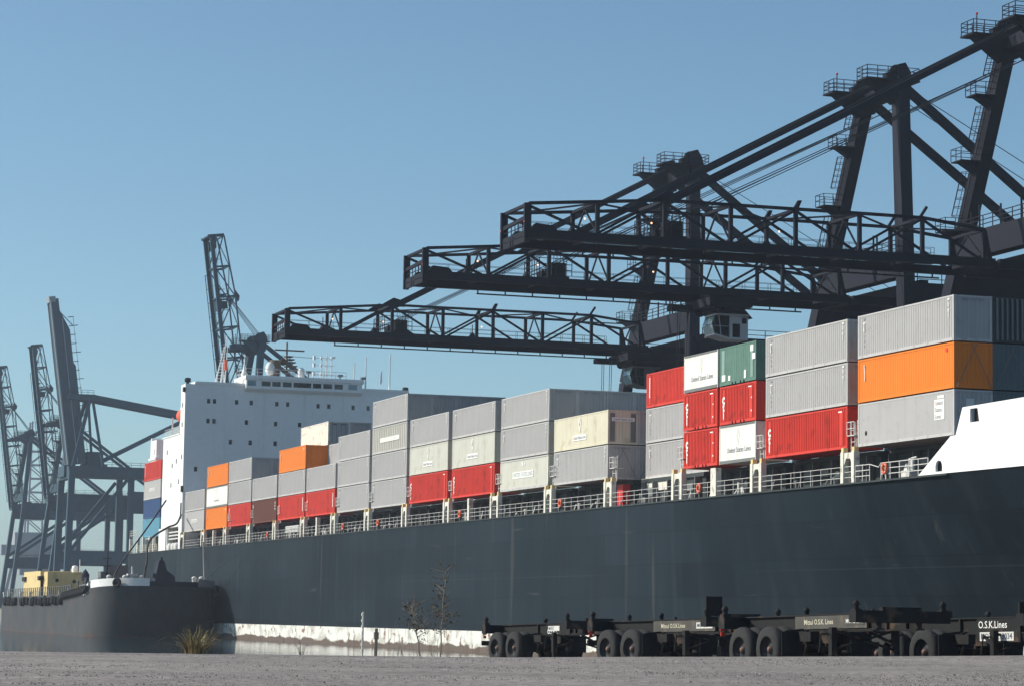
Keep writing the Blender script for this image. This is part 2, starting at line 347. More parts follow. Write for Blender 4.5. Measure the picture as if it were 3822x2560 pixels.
def container_meshes(kind, L, var=0):
    key = (kind, L, var)
    if key in _cm: return _cm[key]
    bm, fm, per, dep = KIND[kind]; out = []
    e = .02
    b = MB()
    if per:
        corr(b, (.14, e, 0), (1,0,0), (0,-1,0), L-.28, .15, CH-.10, per, dep)
        corr(b, (L-.14, CW-e, 0), (-1,0,0), (0,1,0), L-.28, .15, CH-.10, per, dep)
    else:
        b.box(.12, L-.12, e, CW-e, .12, CH-.06)
    corr(b, (L-e, .12, 0), (0,1,0), (1,0,0), CW-.24, .15, CH-.10, .27, .03 if kind != 'plategrey' else .045)
    corr(b, (e, CW-.12, 0), (0,-1,0), (-1,0,0), CW-.24, .15, CH-.10, .27, .03)
    b.box(.1, L-.1, .06, CW-.06, CH-.10, CH-.03); b.box(.1, L-.1, .06, CW-.06, .05, .15)
    out.append(('body', b, bm))
    f = MB()
    for x in (0, L-.15):
        for y in (0, CW-.15): f.box(x, x+.15, y, y+.15, 0, CH)
    pocket = L < 7 and kind in ('red', 'green')
    for y in (0, CW-.10):
        f.box(.15, L-.15, y+.003, y+.097, CH-.11, CH-.012)
        if pocket and y == 0:
            xs = [.15, L*.34, L*.34+.26, L*.43, L*.43+.22, L*.57, L*.57+.22, L*.66, L*.66+.26, L-.15]
            for i in range(0, 10, 2): f.box(xs[i], xs[i+1], y-.012, y+.09, .01, .19)
        else: f.box(.15, L-.15, y-.015 if y == 0 else y+.01, y+.09, .012, .175)
    for x in (0, L-.10):
        f.box(x+.003, x+.097, .15, CW-.15, CH-.11, CH-.012); f.box(x+.003, x+.097, .15, CW-.15, .012, .175)
    out.append(('frame', f, fm))
    if pocket:
        d = MB(); d.box(.3, L-.3, .05, .10, .02, .17); out.append(('fork_pocket_shade', d, 'dark'))  # dark strip painted for the shade inside the pockets
    if kind in ('white', 'board'):
        r = MB(); r.box(.1, L-.1, -.02, .02, CH-.13, CH-.02); r.box(.1, L-.1, -.022, .02, 0.02, .22); out.append(('edge_strip', r, 'plate' if kind == 'white' else 'greyrail'))
    X = (1,0,0); Z = (0,0,1); y = -.006
    if kind == 'grey':
        k = MB()
        for i, ch in enumerate('bel'): k.text(ch, (L-.62, y, 2.12-i*.33), X, Z, .42, .012, 'CENTER')
        k.text('T', (.85, y, 1.92), X, Z, .50, .02, 'CENTER'); k.prism([(.78,y-.004,1.55),(.92,y-.004,1.55),(.88,y-.004,1.85),(.82,y-.004,1.85)], (0,-.004,0))
        k.box(L-.72, L-.48, y-.006, y-.002, 2.33, 2.45)
        out.append(('white_lettering', k, 'mark'))
        k = MB()
        for i, s in enumerate(('40', '8', '4')): k.text(s, (.85, y, 1.30-i*.30), X, Z, .24, .01, 'CENTER')
        k.prism([(.66,y-.002,2.28),(.98,y-.002,2.28),(.98,y-.002,2.44),(.66,y-.002,2.44)], (0,-.004,0))
        out.append(('grey_stencil', k, 'markgrey'))
        k = MB()
        for i in range(4): k.box(L+.003, L+.007, .52+i*.12, .60+i*.12, 2.30, 2.42)
        for i in range(7): k.box(L+.003, L+.007, 1.12+i*.12, 1.20+i*.12, 2.30, 2.42)
        out.append(('end_number', k, 'markgrey'))
    if kind == 'red':
        p = MB(); p.box(.48, .86, -.012, .0, .22, 2.42); out.append(('smooth_strip', p, 'red')); p = MB(); p.box(L-1.02, L-.62, -.012, 0, .22, 2.30); out.append(('smooth_strip', p, 'red'))
        k = MB()
        for i, ch in enumerate('cti'): k.text(ch, (.67, -.018, 1.72-i*.53), X, Z, 1.0 if ch == 'c' else .84, .035, 'CENTER')
        k.box(L-1.25, L-.72, -.024, -.016, 2.26, 2.34)
        if L < 7: k.box(L-.78, L-.64, -.024, -.016, 1.50, 1.60); k.box(L-.80, L-.66, -.024, -.016, .62, .74)
        out.append(('white_lettering', k, 'mark'))
    if kind == 'redbar':
        p = MB(); p.box(.46, .90, -.012, 0, .22, 2.42); out.append(('smooth_strip', p, 'red'))
        k = MB()
        for i in range(9 if var == 0 else 6): k.box(.60, .76, -.020, -.014, .75+i*.17, .89+i*.17)
        if var: k.box(L-.8, L-.62, -.02, -.0, .7, 2.2); 
        out.append(('white_lettering', k, 'mark'))
    if kind == 'orange':
        k = MB(); k.path([(.95+.05*math.sin(i*.7), -.004, 1.25+i*.14) for i in range(8)], .05, 4); out.append(('white_mark', k, 'mark'))
        k = MB(); k.box(L-1.0, L-.74, -.010, -.004, 2.1, 2.3); out.append(('number_plate', k, 'mark' if var else 'red'))
    if kind == 'brown':
        k = MB()
        for z in (1.3, 1.65, 2.0): k.box(L-.75, L-.45, -.012, -.004, z, z+.2)
        k.box(.5, .75, -.012, -.004, 1.8, 2.2); out.append(('pale_marks', k, 'markpale'))
    if kind in ('white', 'cream', 'pale'):
        cx = L*.52 if L < 7 else L*.49; zc = 1.62 if L < 7 else 1.72
        k = MB(); eagle(k, cx, zc, .85, .012 if kind == 'white' else -.004); out.append(('eagle_emblem', k, 'markpale' if kind == 'white' else 'mark'))
        k = MB(); tx, sz = (cx, .64) if L < 7 else (cx, .46)
        yb = .012
        if kind != 'white':
            k.box(cx-1.55, cx+1.55, -.012, .0, .62, 1.06); out.append(('name_board', k, 'mark')); k = MB(); yb = -.014
        else: tx = cx+.05
        zt = .86 if L < 7 else .84
        x_ = tx-(1.95 if L < 7 else 1.48); k.text('nited States Lines', (x_+sz*.60, yb, zt), X, Z, sz*.80, .004); out.append(('lettering', k, 'ink'))
        k = MB(); k.text('U', (x_, yb, zt), X, Z, sz*.80, .004); out.append(('red_initial', k, 'markred' if kind != 'white' else 'ink'))
    if kind == 'board':
        k = MB(); k.box(L*.27, L*.70, -.014, .012, .98, 1.52); out.append(('name_board', k, 'mark'))
        k = MB(); k.text('UNITED STATES LINES', (L*.485, -.016, 1.25), X, Z, .50, .006, 'CENTER'); out.append(('lettering', k, 'markgrey'))
        k = MB(); k.box(L*.46, L*.485, -.002, .012, 2.0, 2.3); k.box(L*.51, L*.53, -.002, .012, 2.05, 2.2); out.append(('white_mark', k, 'mark'))
    if kind == 'coarse':
        k = MB(); k.box(L*.24, L*.78, -.016, .018, 1.05, 1.48); out.append(('name_board', k, 'mark'))
        k = MB(); k.text('UNITED STATES LINES', (L*.51, -.018, 1.26), X, Z, .46, .002, 'CENTER'); out.append(('lettering', k, 'markpale'))
    if kind == 'plategrey':
        if var == 0:
            k = MB(); k.box(L-2.35, L-1.15, -.010, .018, .98, 2.14); k.box(L-2.0, L-1.2, -.008, .018, 2.2, 2.36); out.append(('name_board', k, 'mark'))
            k = MB()
            k.text('nited', (L-2.03, -.012, 1.92), X, Z, .34, .004); k.text('States', (L-2.25, -.012, 1.54), X, Z, .34, .004); k.text('Lines', (L-2.25, -.012, 1.16), X, Z, .34, .004)
            out.append(('lettering', k, 'ink')); k = MB(); k.text('U', (L-2.25, -.012, 1.92), X, Z, .34, .004); out.append(('red_initial', k, 'markred'))
            k = MB(); k.lathe((1.05, .016, .78), (0,-1,0), [(0,.15),(.004,.15),(.004,.001)], 14); out.append(('round_vent', k, 'dark'))
            k = MB(); k.box(L+.003, L+.008, .75, 1.25, 1.6, 2.1); out.append(('end_placard', k, 'markpale'))
        else:
            k = MB(); k.box(L*.35, L*.66, -.008, .018, 1.15, 1.55); out.append(('name_board', k, 'mark'))
            k = MB(); k.box(L*.365, L*.645, -.010, .018, 1.21, 1.49); out.append(('board_face', k, 'greyrail'))
    if kind == 'green':
        k = MB(); k.box(L-.95, L-.45, -.004, .03, 1.95, 2.35); k.box(.35, .95, -.004, .03, .3, .72); k.box(1.45, 1.8, -.004, .03, .28, .62)
        k.box(4.1, 4.4, -.004, .03, .25, .8); k.box(L-.6, L-.1, -.02, -.01, 1.4, 1.8); out.append(('white_patch', k, 'mark'))
        k = MB(); k.box(.30, .80, .0, .03, .25, 2.4); out.append(('smooth_strip', k, 'palegreen')); k = MB(); k.box(L-.9, L-.5, .0, .03, .25, 2.4); out.append(('smooth_strip', k, 'palegreen'))
    if kind == 'door':
        k = MB(); k.box(L+.002, L+.05, .17, CW-.17, .2, 2.45); out.append(('door', k, 'hazeship'))
        k = MB()
        for yy in (.45, .95, 1.45, 1.95): k.tube((L+.07, yy, .25), (L+.07, yy, 2.4), .02, 5)
        k.box(L+.05, L+.06, .5, 1.0, 2.2, 2.35); k.box(L+.05, L+.06, 1.4, 1.9, 2.2, 2.35); out.append(('lock_rod', k, 'plate'))
    if kind == 'cream' and var == 1:
        k = MB(); k.box(L+.002, L+.03, .17, .55, .2, 2.35); out.append(('end_post', k, 'plate')); k = MB(); k.box(L+.002, L+.03, 1.85, 2.25, .2, 2.35); out.append(('end_post', k, 'plate'))
        k = MB(); k.box(L+.03, L+.04, .3, 2.15, 1.75, 2.03); out.append(('end_board', k, 'mark'))
        k = MB(); k.text('United States Lines', (L+.044, .38, 1.89), (0,1,0), Z, .21, .008); out.append(('end_lettering', k, 'ink'))
    if kind == 'stake':
        k = MB()
        for i in range(7): k.box(L+.0, L+.10, .2+i*.32, .30+i*.32, .15, CH-.1)
        out.append(('end_rib', k, 'plate'))
    res = [(n, b_.mesh('container_'+n, M[mt])) for n, b_, mt in out]
    _cm[key] = res; return res
def container(kind, X0, row, lev, label, L=L40, var=0, base=12.33, group='containers stacked on the ship', Y0=70.78):
    o = thing('shipping_container', label, 'container', (X0+random.uniform(-.02,.02), Y0+row*2.47+random.uniform(-.015,.015), base+lev*PITCH), 0, group)
    for n, me in container_meshes(kind, L, var):
        c = bpy.data.objects.new(n, me); C.objects.link(c); c.parent = o
    return o
BX = {k: -158.55-13.64*i for i, k in enumerate(['O','N','M','L','K','J','I','H'])}
BX.update({'P': -144.95, 'O': -158.6, 'N': -172.6, 'M': -186.15, 'L': -199.95, 'K': -213.5, 'J': -227.35, 'I': -240.85, 'H': -254.1, 'G': -267.3, 'F': -280.5, 'E': -293.4, 'D': -306.4, 'C': -319.3, 'B': -332.1, 'A': -345.5})
LEVEL = {2: ('bottom', 'top'), 3: ('bottom', 'middle', 'top'), 4: ('bottom', 'second from bottom', 'third from bottom', 'top')}
KW = {'grey': 'plain grey ribbed', 'red': 'red white-lettered', 'redbar': 'red', 'orange': 'orange', 'brown': 'brown', 'white': 'white', 'cream': 'cream', 'pale': 'pale grey-green',
      'coarse': 'coarse-ribbed pale', 'board': 'white lettered-board', 'plategrey': 'smooth grey', 'green': 'green', 'navy': 'navy blue', 'skyblue': 'light blue'}
stacks = [  # bay, kinds bottom to top, phrase that finds the stack
 ('A', ['plategrey1', 'grey'], 'two-high grey stack beside the white superstructure'),
 ('B', ['orange1', 'white', 'orange'], 'orange and white stack'),
 ('C', ['redbar', 'grey', 'grey'], 'grey-grey-red stack next to the brown one'),
 ('D', ['brown', 'grey'], 'stack standing on the brown container'),
 ('E', ['redbar1', 'grey', 'orange1'], 'stack capped by one orange container'),
 ('F', ['redbar1', 'grey'], 'two-high grey-over-red stack'),
 ('G', ['grey', 'grey', 'grey'], 'three-high all-grey stack'),
 ('H', ['grey', 'grey', 'coarse', 'grey'], 'four-high stack'),
 ('I', ['red', 'pale', 'grey'], 'pale-over-red stack touching the four-high stack'),
 ('J', ['red', 'pale', 'grey'], 'pale-over-red stack touching the white lettered board'),
 ('K', ['board', 'grey', 'grey'], 'stack standing on a white lettered board'),
 ('L', ['grey', 'cream1'], 'two-high stack of cream over grey'),
 ('O', ['red', 'grey', 'grey'], 'stack of two greys over red'),
 ('P', ['plategrey', 'orange', 'grey'], 'stack beside the white bow bulwark'),
]
for bay, kinds, phrase in stacks:
    for i, k in enumerate(kinds):
        var = 1 if k.endswith('1') else 0; k = k.rstrip('1')
        container(k, BX[bay], 0, i, f"{KW[k]} container at the {LEVEL[len(kinds)][i]} of the {phrase}", var=var)
for i, k in enumerate(['grey', 'grey', 'redbar']):
    container(k, BX['M'], 1, i, f"{KW[k]} container at the {LEVEL[3][i]} of the set-back stack beside the short red ones")
for i, k in enumerate(['red', 'red', 'white']):
    container(k, -172.7, 0, i, f"short {KW[k]} container at the {LEVEL[3][i]} of the half-length stack nearer the stern", L=L20)
for i, k in enumerate(['white', 'red', 'green']):
    container(k, -166.25, 0, i, f"short {KW[k]} container at the {LEVEL[3][i]} of the half-length stack nearer the bow", L=L20)
# rows farther inboard, of which the photo shows tops and dark ends
ordn = ['', 'second', 'third', 'fourth', 'fifth']
def inboard(bay, row, levels, phrase, kinds=None, L=L40, X0=None):
    for lv in levels:
        k = (kinds or {}).get(lv, 'grey'); kk, v = (k[:-1], 1) if k.endswith('1') else (k, 0)
        what = {'grey': 'grey shaded-end container', 'door': 'cream door-end container', 'stake': 'dark ribbed container', 'slate': 'dark slate-green container'}[kk]
        container(kk, BX[bay] if X0 is None else X0, row, lv, f"{what}, tier {lv+1} of the {ordn[row]} row, {phrase}", L=L, var=v)
inboard('C', 1, [2], 'behind the grey-grey-red stack'); inboard('C', 2, [2], 'behind the grey-grey-red stack')
inboard('E', 1, [2, 3], 'behind the orange-capped stack', {3: 'door'}); inboard('E', 2, [3], 'behind the orange-capped stack')
inboard('F', 1, [2], 'behind the two-high grey-over-red stack')
for r in (1, 2, 3): inboard('H', r, [3], 'behind the four-high stack')
for r in (1, 2, 3, 4): inboard('K', r, [2], 'beside the cream container')
for r in (1, 2): inboard('L', r, [0, 1], 'behind the cream container')
for r in (1, 2): inboard('P', r, [0, 1, 2], 'at the bow stack', {2: 'stake' if r == 1 else 'grey', 1: 'slate', 0: 'slate'})
# stern containers aft of the superstructure
for i, (k, v, wd) in enumerate([('skyblue', 0, 'light blue container at the bottom'), ('navy', 0, 'navy blue container, second from bottom'), ('plategrey', 1, 'grey container with white board, third from bottom'), ('redbar', 0, 'pale red container at the top')]):
    container(k, -375.4, 0, i, wd+' of the stern stack', var=v, base=12.3, Y0=70.9)

# ------------------------------------------------------------------ container ship
ship = thing('container_ship', 'long dark-hulled container ship with white superstructure, moored at the quay', 'container ship', (-240, 86, WZ))
class SP(MB):   # meshes of the ship are written in world metres and shifted to the ship's base
    def build(s, name, material, parent=None):
        if parent is None: parent = ship
        s.v = [(a+240, b-86, c-WZ) for a, b, c in s.v]
        return MB.build(s, name, material, parent)
YP, YS, DK = 70.0, 101.4, 10.15
def half(x, z):
    """port side Y at station x and height z"""
    y = YP; b = 85.7
    if x > -182:                       # flare of the bow: hull falls away below the deck edge
        d = max(0, (x+184)/72); zz = max(0, min(1, (DK+.2-z)/11.5)); y += 10.5*d**1.6*zz**1.1
    if x > -119:                       # deck edge closing to the stem
        d = min(1, (x+119)/34); y = y+(b-.15-y)*d**2.0
    if x < -350:                       # stern lifts and narrows under water
        d = min(1, (-350-x)/32); zz = max(0, min(1, (5.5-z)/8)); y += 7*d**1.5*zz
    return min(y, b-.12)
xs = [-381.5+i*5 for i in range(7)]+[-346.5+i*8 for i in range(20)]+[-186.5+i*3.2 for i in range(29)]+[-92, -89, -86.5, -85.2]
xs = sorted(x for x in xs if x <= -85); zs = [-4, -2, -1.2, -.4, .3, .62, 1.5, 3, 4.5, 6, 7.5, 8.8, 9.7, DK]
def hull_nodes(t, b):
    tc = t.nodes.new('ShaderNodeTexCoord'); sx = t.nodes.new('ShaderNodeSeparateXYZ'); t.links.new(tc.outputs['Object'], sx.inputs[0])
    def nz(sc, stretch, det=5):
        mp = t.nodes.new('ShaderNodeMapping'); mp.inputs['Scale'].default_value = stretch; t.links.new(tc.outputs['Object'], mp.inputs[0])
        n = t.nodes.new('ShaderNodeTexNoise'); n.inputs['Scale'].default_value = sc; n.inputs['Detail'].default_value = det
        t.links.new(mp.outputs[0], n.inputs['Vector']); return n.outputs[0]
    def rng(v, a, b_, c, d):
        r = t.nodes.new('ShaderNodeMapRange'); r.inputs[1].default_value = a; r.inputs[2].default_value = b_; r.inputs[3].default_value = c; r.inputs[4].default_value = d
        t.links.new(v, r.inputs[0]); return r.outputs[0]
    def mix(f, A, B):
        m_ = t.nodes.new('ShaderNodeMix'); m_.data_type = 'RGBA'
        for k, v in (('Factor', f), ('A', A), ('B', B)):
            if hasattr(v, 'links'): t.links.new(v, m_.inputs[k])
            else: m_.inputs[k].default_value = v
        return m_.outputs['Result']
    big = rng(nz(.05, (1, 1, .6)), .35, .65, 0, 1)
    c = mix(big, (.009, .016, .023, 1), (.016, .025, .034, 1))
    c = mix(rng(nz(.5, (1.6, 1.6, .05)), .50, .75, 0, .35), c, (.034, .044, .052, 1))          # pale drip streaks
    c = mix(rng(nz(.7, (1.2, 1.2, .05)), .66, .74, 0, .45), c, (.075, .078, .076, 1))             # sharper runs
    c = mix(rng(nz(.25, (.5, .5, .6)), .55, .7, 0, .35), c, (.008, .014, .020, 1))
    # plating seam: a thin line along the hull at mid height
    z = sx.outputs['Z']
    seam = t.nodes.new('ShaderNodeMath'); seam.operation = 'COMPARE'; seam.inputs[1].default_value = 5.05-WZ; seam.inputs[2].default_value = .03; t.links.new(z, seam.inputs[0])
    sm = t.nodes.new('ShaderNodeMath'); sm.operation = 'MULTIPLY'; t.links.new(seam.outputs[0], sm.inputs[0]); t.links.new(rng(nz(.03, (1, 1, 1)), .50, .66, 0, .35), sm.inputs[1])
    c = mix(sm.outputs[0], c, (.060, .072, .080, 1))
    # shell plates of slightly different tone, with weld lines
    mpb = t.nodes.new('ShaderNodeMapping'); mpb.inputs['Rotation'].default_value = (R(-90), 0, 0); t.links.new(tc.outputs['Object'], mpb.inputs[0])
    br = t.nodes.new('ShaderNodeTexBrick'); br.inputs['Scale'].default_value = 1; br.inputs['Brick Width'].default_value = 9.0; br.inputs['Row Height'].default_value = 2.3; br.inputs['Mortar Size'].default_value = .03
    br.inputs['Color1'].default_value = (.80, .80, .80, 1); br.inputs['Color2'].default_value = (1.15, 1.15, 1.15, 1); br.inputs['Mortar'].default_value = (.62, .62, .62, 1); t.links.new(mpb.outputs[0], br.inputs['Vector'])
    ml = t.nodes.new('ShaderNodeMix'); ml.data_type = 'RGBA'; ml.blend_type = 'MULTIPLY'; ml.inputs['Factor'].default_value = .8; t.links.new(c, ml.inputs['A']); t.links.new(br.outputs['Color'], ml.inputs['B']); c = ml.outputs['Result']
    c = mix(rng(nz(.35, (.25, .25, 2.2), 8), .68, .74, 0, .5), c, (.070, .078, .082, 1))     # fender scrapes
    # white boot-top with rust, worn towards the water
    wh = mix(rng(nz(.5, (1, 1, 1.5), 8), .50, .60, 0, .9), (.74, .74, .70, 1), (.50, .48, .43, 1))
    wh = mix(rng(nz(.9, (1.1, 1.1, 1.3), 8), .60, .64, 0, .9), wh, (.22, .12, .065, 1)); wh = mix(rng(nz(.6, (2.2, 2.2, .3), 6), .64, .68, 0, .7), wh, (.26, .20, .15, 1))
    edge = t.nodes.new('ShaderNodeMath'); edge.operation = 'ADD'; t.links.new(nz(.5, (.6, .6, 2.), 8), edge.inputs[0]); zz = rng(z, -1.1-WZ, -.1-WZ, .36, -.34); t.links.new(zz, edge.inputs[1])
    wh = mix(rng(edge.outputs[0], .52, .62, 0, .92), wh, (.10, .065, .050, 1))
    top = rng(z, .60-WZ, .63-WZ, 0, 1)
    t.links.new(mix(top, wh, c), b.inputs['Base Color'])
    b.inputs['Roughness'].default_value = .6; b.inputs['Specular IOR Level'].default_value = .07
    bp = t.nodes.new('ShaderNodeBump'); bp.inputs['Strength'].default_value = .4; bp.inputs['Distance'].default_value = .12
    t.links.new(nz(.4, (.5, .5, .5), 3), bp.inputs['Height']); t.links.new(bp.outputs[0], b.inputs['Normal'])
M['hull'] = node_mat('dark_slate_hull_paint', hull_nodes)
h = SP(); n = len(zs)
for side in (0, 1):
    vs = [(x, half(x, z) if side == 0 else 171.4-half(x, z), z) for x in xs for z in zs]
    fs = [(i*n+j, (i+1)*n+j, (i+1)*n+j+1, i*n+j+1) for i in range(len(xs)-1) for j in range(n-1)]
    h.add(vs, fs if side == 0 else [f[::-1] for f in fs], True)
x0 = xs[0]; h.add([(x0, half(x0, z), z) for z in zs]+[(x0, 171.4-half(x0, z), z) for z in zs], [(j, j+1, n+j+1, n+j) for j in range(n-1)])
h.build('hull', M['hull'])
d = SP(); k = len(xs); d.add([(x, half(x, DK)+.05, DK-.02) for x in xs]+[(x, 171.35-half(x, DK), DK-.02) for x in xs], [(i, i+1, k+i+1, k+i) for i in range(k-1)])
d.build('deck', M['deck'])
gb = SP()
for a, b_ in zip(xs[:-1], xs[1:]):
    if b_ < -130: gb.beam((a, YP-.03, DK-.06), (b_, YP-.03, DK-.06), .10, .10)
gb.build('rubbing_strake', M['coaming'])
# white bow bulwark with its window and arched opening
arch = [(-133.54,10.28),(-132.74,10.28)]+[(-133.14+.40*math.cos(a), 10.55+.36*math.sin(a)) for a in [R(v) for v in range(0, 181, 20)]]
outer = [(-135.62,10.16),(-119.3,10.13),(-119.3,13.80),(-130.36,13.69),(-131.16,12.20),(-131.74,12.19)]
bw = SP(); bw.holed(outer, [[(-129.48,13.55),(-129.50,12.80),(-128.46,12.80),(-128.65,13.55)], arch], lambda p: (p[0], YP+.02, p[1]), (0,.14,0))
pr = None
for x in [x for x in xs if x >= -119.5]+[-85.2]:
    y = half(x, DK)
    if pr and x-pr[0] > .05: bw.prism([(pr[0], pr[1]+.02, DK-.02), (x, y+.02, DK-.02), (x, y+.02, 13.95), (pr[0], pr[1]+.02, 13.80)], (0,.14,0))
    pr = (x, y) if not pr or x-pr[0] > .05 else pr
bw.build('bow_bulwark', M['ship_white'])
fo = SP(); fo.box(-129.6, -128.3, YP+.35, YP+.45, 12.6, 13.7); fo.box(-133.9, -132.3, YP+.9, YP+1.0, DK, 11.3); fo.build('opening_shade', M['dark'])  # dark sheets standing in for the shade behind the openings
# hatch coamings and hatch covers under the containers
for bay in 'ABCDEFGHIJKLMNOP':
    X0 = BX[bay]
    cm = SP(); cm.box(X0+.1, X0+12.1, 73.1, 98.3, DK, 12.0); cm.box(X0+.02, X0+12.17, 72.9, 98.5, 12.0, 12.28); cm.build('hatch_coaming', M['coaming'])
    pt = SP()
    for j, xx in enumerate((1.3, 3.9, 6.6, 8.9)):
        if random.random() < .8: pt.piece().box(X0+xx, X0+xx+random.choice((.9, 1.1, 2.2)), 72.95, 73.1, 10.95+.1*(j % 2), 11.6)
    for j in range(5):
        xx = X0+.6+j*2.6+random.uniform(-.4, .4); pt.piece().box(xx, xx+.10, 72.6, 73.1, DK, 12.0)
    pt.build('coaming_plate', M['plate'])
    if bay != 'P' and bay != 'A':
        cv = SP()
        for j in range(2):
            xx = X0+3+j*4.6+random.uniform(-.6, .6); cv.piece().tube((xx, 71.9, DK), (xx, 71.9, DK+.55), .09, 7); cv.ball((xx, 71.9, DK+.6), .18, 8, .6)
        for j in range(3):
            xx = X0+1.4+j*3.9+random.uniform(-.5, .5); hh = random.uniform(.35, .8); cv.piece().beam((xx, 70.5, DK), (xx+random.choice((.25, .35)), 70.6, DK+hh), .07, .07)
        if random.random() < .7:
            xx = X0+random.uniform(2.5, 9.5); cv.piece().box(xx, xx+.62, 71.2, 71.6, DK+.1, DK+.55); cv.tube((xx-.5, 71.3, DK), (xx-.5, 71.3, DK+.9), .12, 7)
        cv.build('deck_fitting', M['plate' if random.random() < .4 else 'rail'])
        wn = SP(); xx = X0+random.uniform(9.0, 10.5); wn.lathe((xx, 71.0, DK+.5), (0,1,0), [(0,.02),(0,.42),(.08,.42),(.08,.22),(.5,.22),(.5,.42),(.58,.42),(.58,.02)], 12); wn.build('winch_drum', M['coaming'])
wb = SP(); wb.box(-186.0, -180.0, 73.0, 73.4, 11.35, 12.25); wb.box(-186.2, -179.7, 72.95, 73.5, 12.25, 12.31); wb.build('white_hatch_beam', M['post'])
# support posts, in pairs at each gap, with a lashing platform between
px = [(-145.6,-144.13),(-159.15,-157.75),(-172.84,-171.32),(-186.37,-185.06),(-199.93,-198.5),(-213.77,-211.97),(-227.3,-225.9),(-240.6,-239.24),(-253.84,-252.43),(-266.9,-265.43),(-279.8,-278.34),(-292.55,-291.46),(-305.67,-304.22),(-318.3,-316.97),(-331.36,-329.68),(-344.6,-342.3)]
for a, b_ in px:
    for x in (a, b_):
        p = SP(); p.box(x-.19, x+.19, YP+.02, YP+.40, DK, 12.02); p.build('deck_post', M['post'])
        p = SP(); p.box(x-.16, x+.16, YP+.06, YP+.36, 12.02, 12.30); p.build('post_head', M['yellow'])
    p = SP(); p.box(a+.19, b_-.19, YP+.08, YP+.34, 11.62, 11.98)
    p.prism([(a+.19,YP+.08,11.62),(a+.45,YP+.08,11.62),(a+.19,YP+.08,11.2)], (0,.26,0)); p.prism([(b_-.19,YP+.08,11.62),(b_-.45,YP+.08,11.62),(b_-.19,YP+.08,11.2)], (0,.26,0)); p.build('post_web', M['post'])
    if a > -320:
        ld = SP(); c = a+.05
        for xx in (c-.42, c+.10):
            ld.tube((xx, YP+.85, 12.0), (xx, YP+.85, 13.9), .035, 5)
        for z in (12.35, 12.7, 13.05, 13.4, 13.75): ld.tube((c-.42, YP+.85, z), (c+.10, YP+.85, z), .025, 4)
        ld.box(c-.62, c+.35, YP+.65, YP+1.4, 13.05, 13.10); ld.rail([(c-.62, YP+.65, 13.1), (c+.35, YP+.65, 13.1)], .8, .028, .5, 2)
        ld.tube((c+.25, YP+.9, 12.1), (c+.35, YP+.9, 14.0), .045, 5); ld.build('lashing_ladder', M['rail'])
for x, wd in ((-165.5, .46), (-220.0, .24), (-272.9, .24), (-324.2, .22), (-246.9, .0), (-192.8, .0)):
    if wd:
        p = SP(); p.box(x-wd, x+wd, YP+.02, YP+.42, DK, 12.05); p.build('deck_post', M['post'])
edges = [-342.3]+[v for a, b_ in reversed(px[:-1]) for v in (a, b_)]
for i in range(0, len(edges)-1):
    a, b_ = edges[i]+.2, edges[i+1]-.2
    r = SP(); r.rail([(a, YP+.12, DK), (b_, YP+.12, DK)], .98, .022, 1.5, 3); r.build('guard_rail', M['rail'])
r = SP(); r.rail([(-143.9, YP+.12, DK), (-142.0, YP+.12, DK)], .98, .032, 1.2, 3); r.tube((-142., YP+.12, DK+.98), (-141.2, YP+.3, DK+.78), .032, 5); r.tube((-141.2, YP+.3, DK+.78), (-140.5, YP+.12, DK+.98), .032, 5)
r.rail([(-140.5, YP+.12, DK), (-134.6, YP+.12, DK)], .98, .032, 1.3, 3); r.build('guard_rail', M['rail'])
r = SP(); r.rail([(-381, YP+.15, DK), (-361, YP+.15, DK)], 1.0, .035, 1.5, 3)
r.rail([(-381, YP+.15, 12.4), (-375.6, YP+.15, 12.4)], 1.0, .035, 1.5, 3)
for x in (-380.8, -374.8, -370.8, -366, -363.2): r.box(x-.2, x+.2, YP+.05, YP+.4, DK, 12.3)
r.build('stern_rail', M['post'])
sb = SP(); sb.box(-381, -361.5, 72.4, 99, DK, 12.25); sb.build('stern_housing', M['coaming'])
bf = SP(); bf.box(-138.7, -137.6, 70.5, 71.1, DK, DK+.45); bf.tube((-138.0, 70.8, DK+.4), (-138.0, 70.8, DK+1.15), .16, 8); bf.tube((-137.75, 70.8, DK+.4), (-137.75, 70.8, DK+1.05), .14, 8)
bf.tube((-138.0, 70.8, DK+1.15), (-137.3, 70.8, DK+1.2), .05, 6); bf.prism([(-138.6,70.6,DK+.45),(-138.1,70.6,DK+.45),(-138.3,70.6,DK+.85)], (0,.3,0))
bf.piece().path([(-141.4,70.6,DK),(-141.3,70.6,DK+.75),(-140.9,70.6,DK+.7),(-140.8,70.6,DK)], .06, 5); bf.lathe((-141.1,70.7,DK+.38), (.3,-1,0), [(0,.32),(.05,.32)], 10); bf.build('bow_fitting', M['rail'])
gw = SP(); gw.box(-287.3, -281.3, 70.28, 70.40, 10.75, 11.5)
for i in range(5): gw.box(-287.3, -281.3, 70.20, 70.28, 10.78+i*.15, 10.86+i*.15)
for i in range(4): gw.beam((-287+i*1.7, 70.3, DK), (-286.6+i*1.7, 70.3, 10.8), .12, .12)
gw.build('stowed_gangway', M['rail'])
lk = SP(); lk.box(-188.6, -187.4, 71.9, 72.5, DK+.1, 11.95); lk.build('red_locker', M['lockred'])
# lashing rods crossing the container ends
lr = SP()
for X, z0 in ((-187.6, 12.35), (-132.62, 15.05)):
    for y in (70.9, 73.35): lr.piece().tube((X, y, z0), (X, y+1.25, z0+2.45), .02, 4); lr.tube((X, y+2.2, z0), (X, y+.95, z0+2.45), .02, 4)
lr.build('lashing_rod', M['plate'])
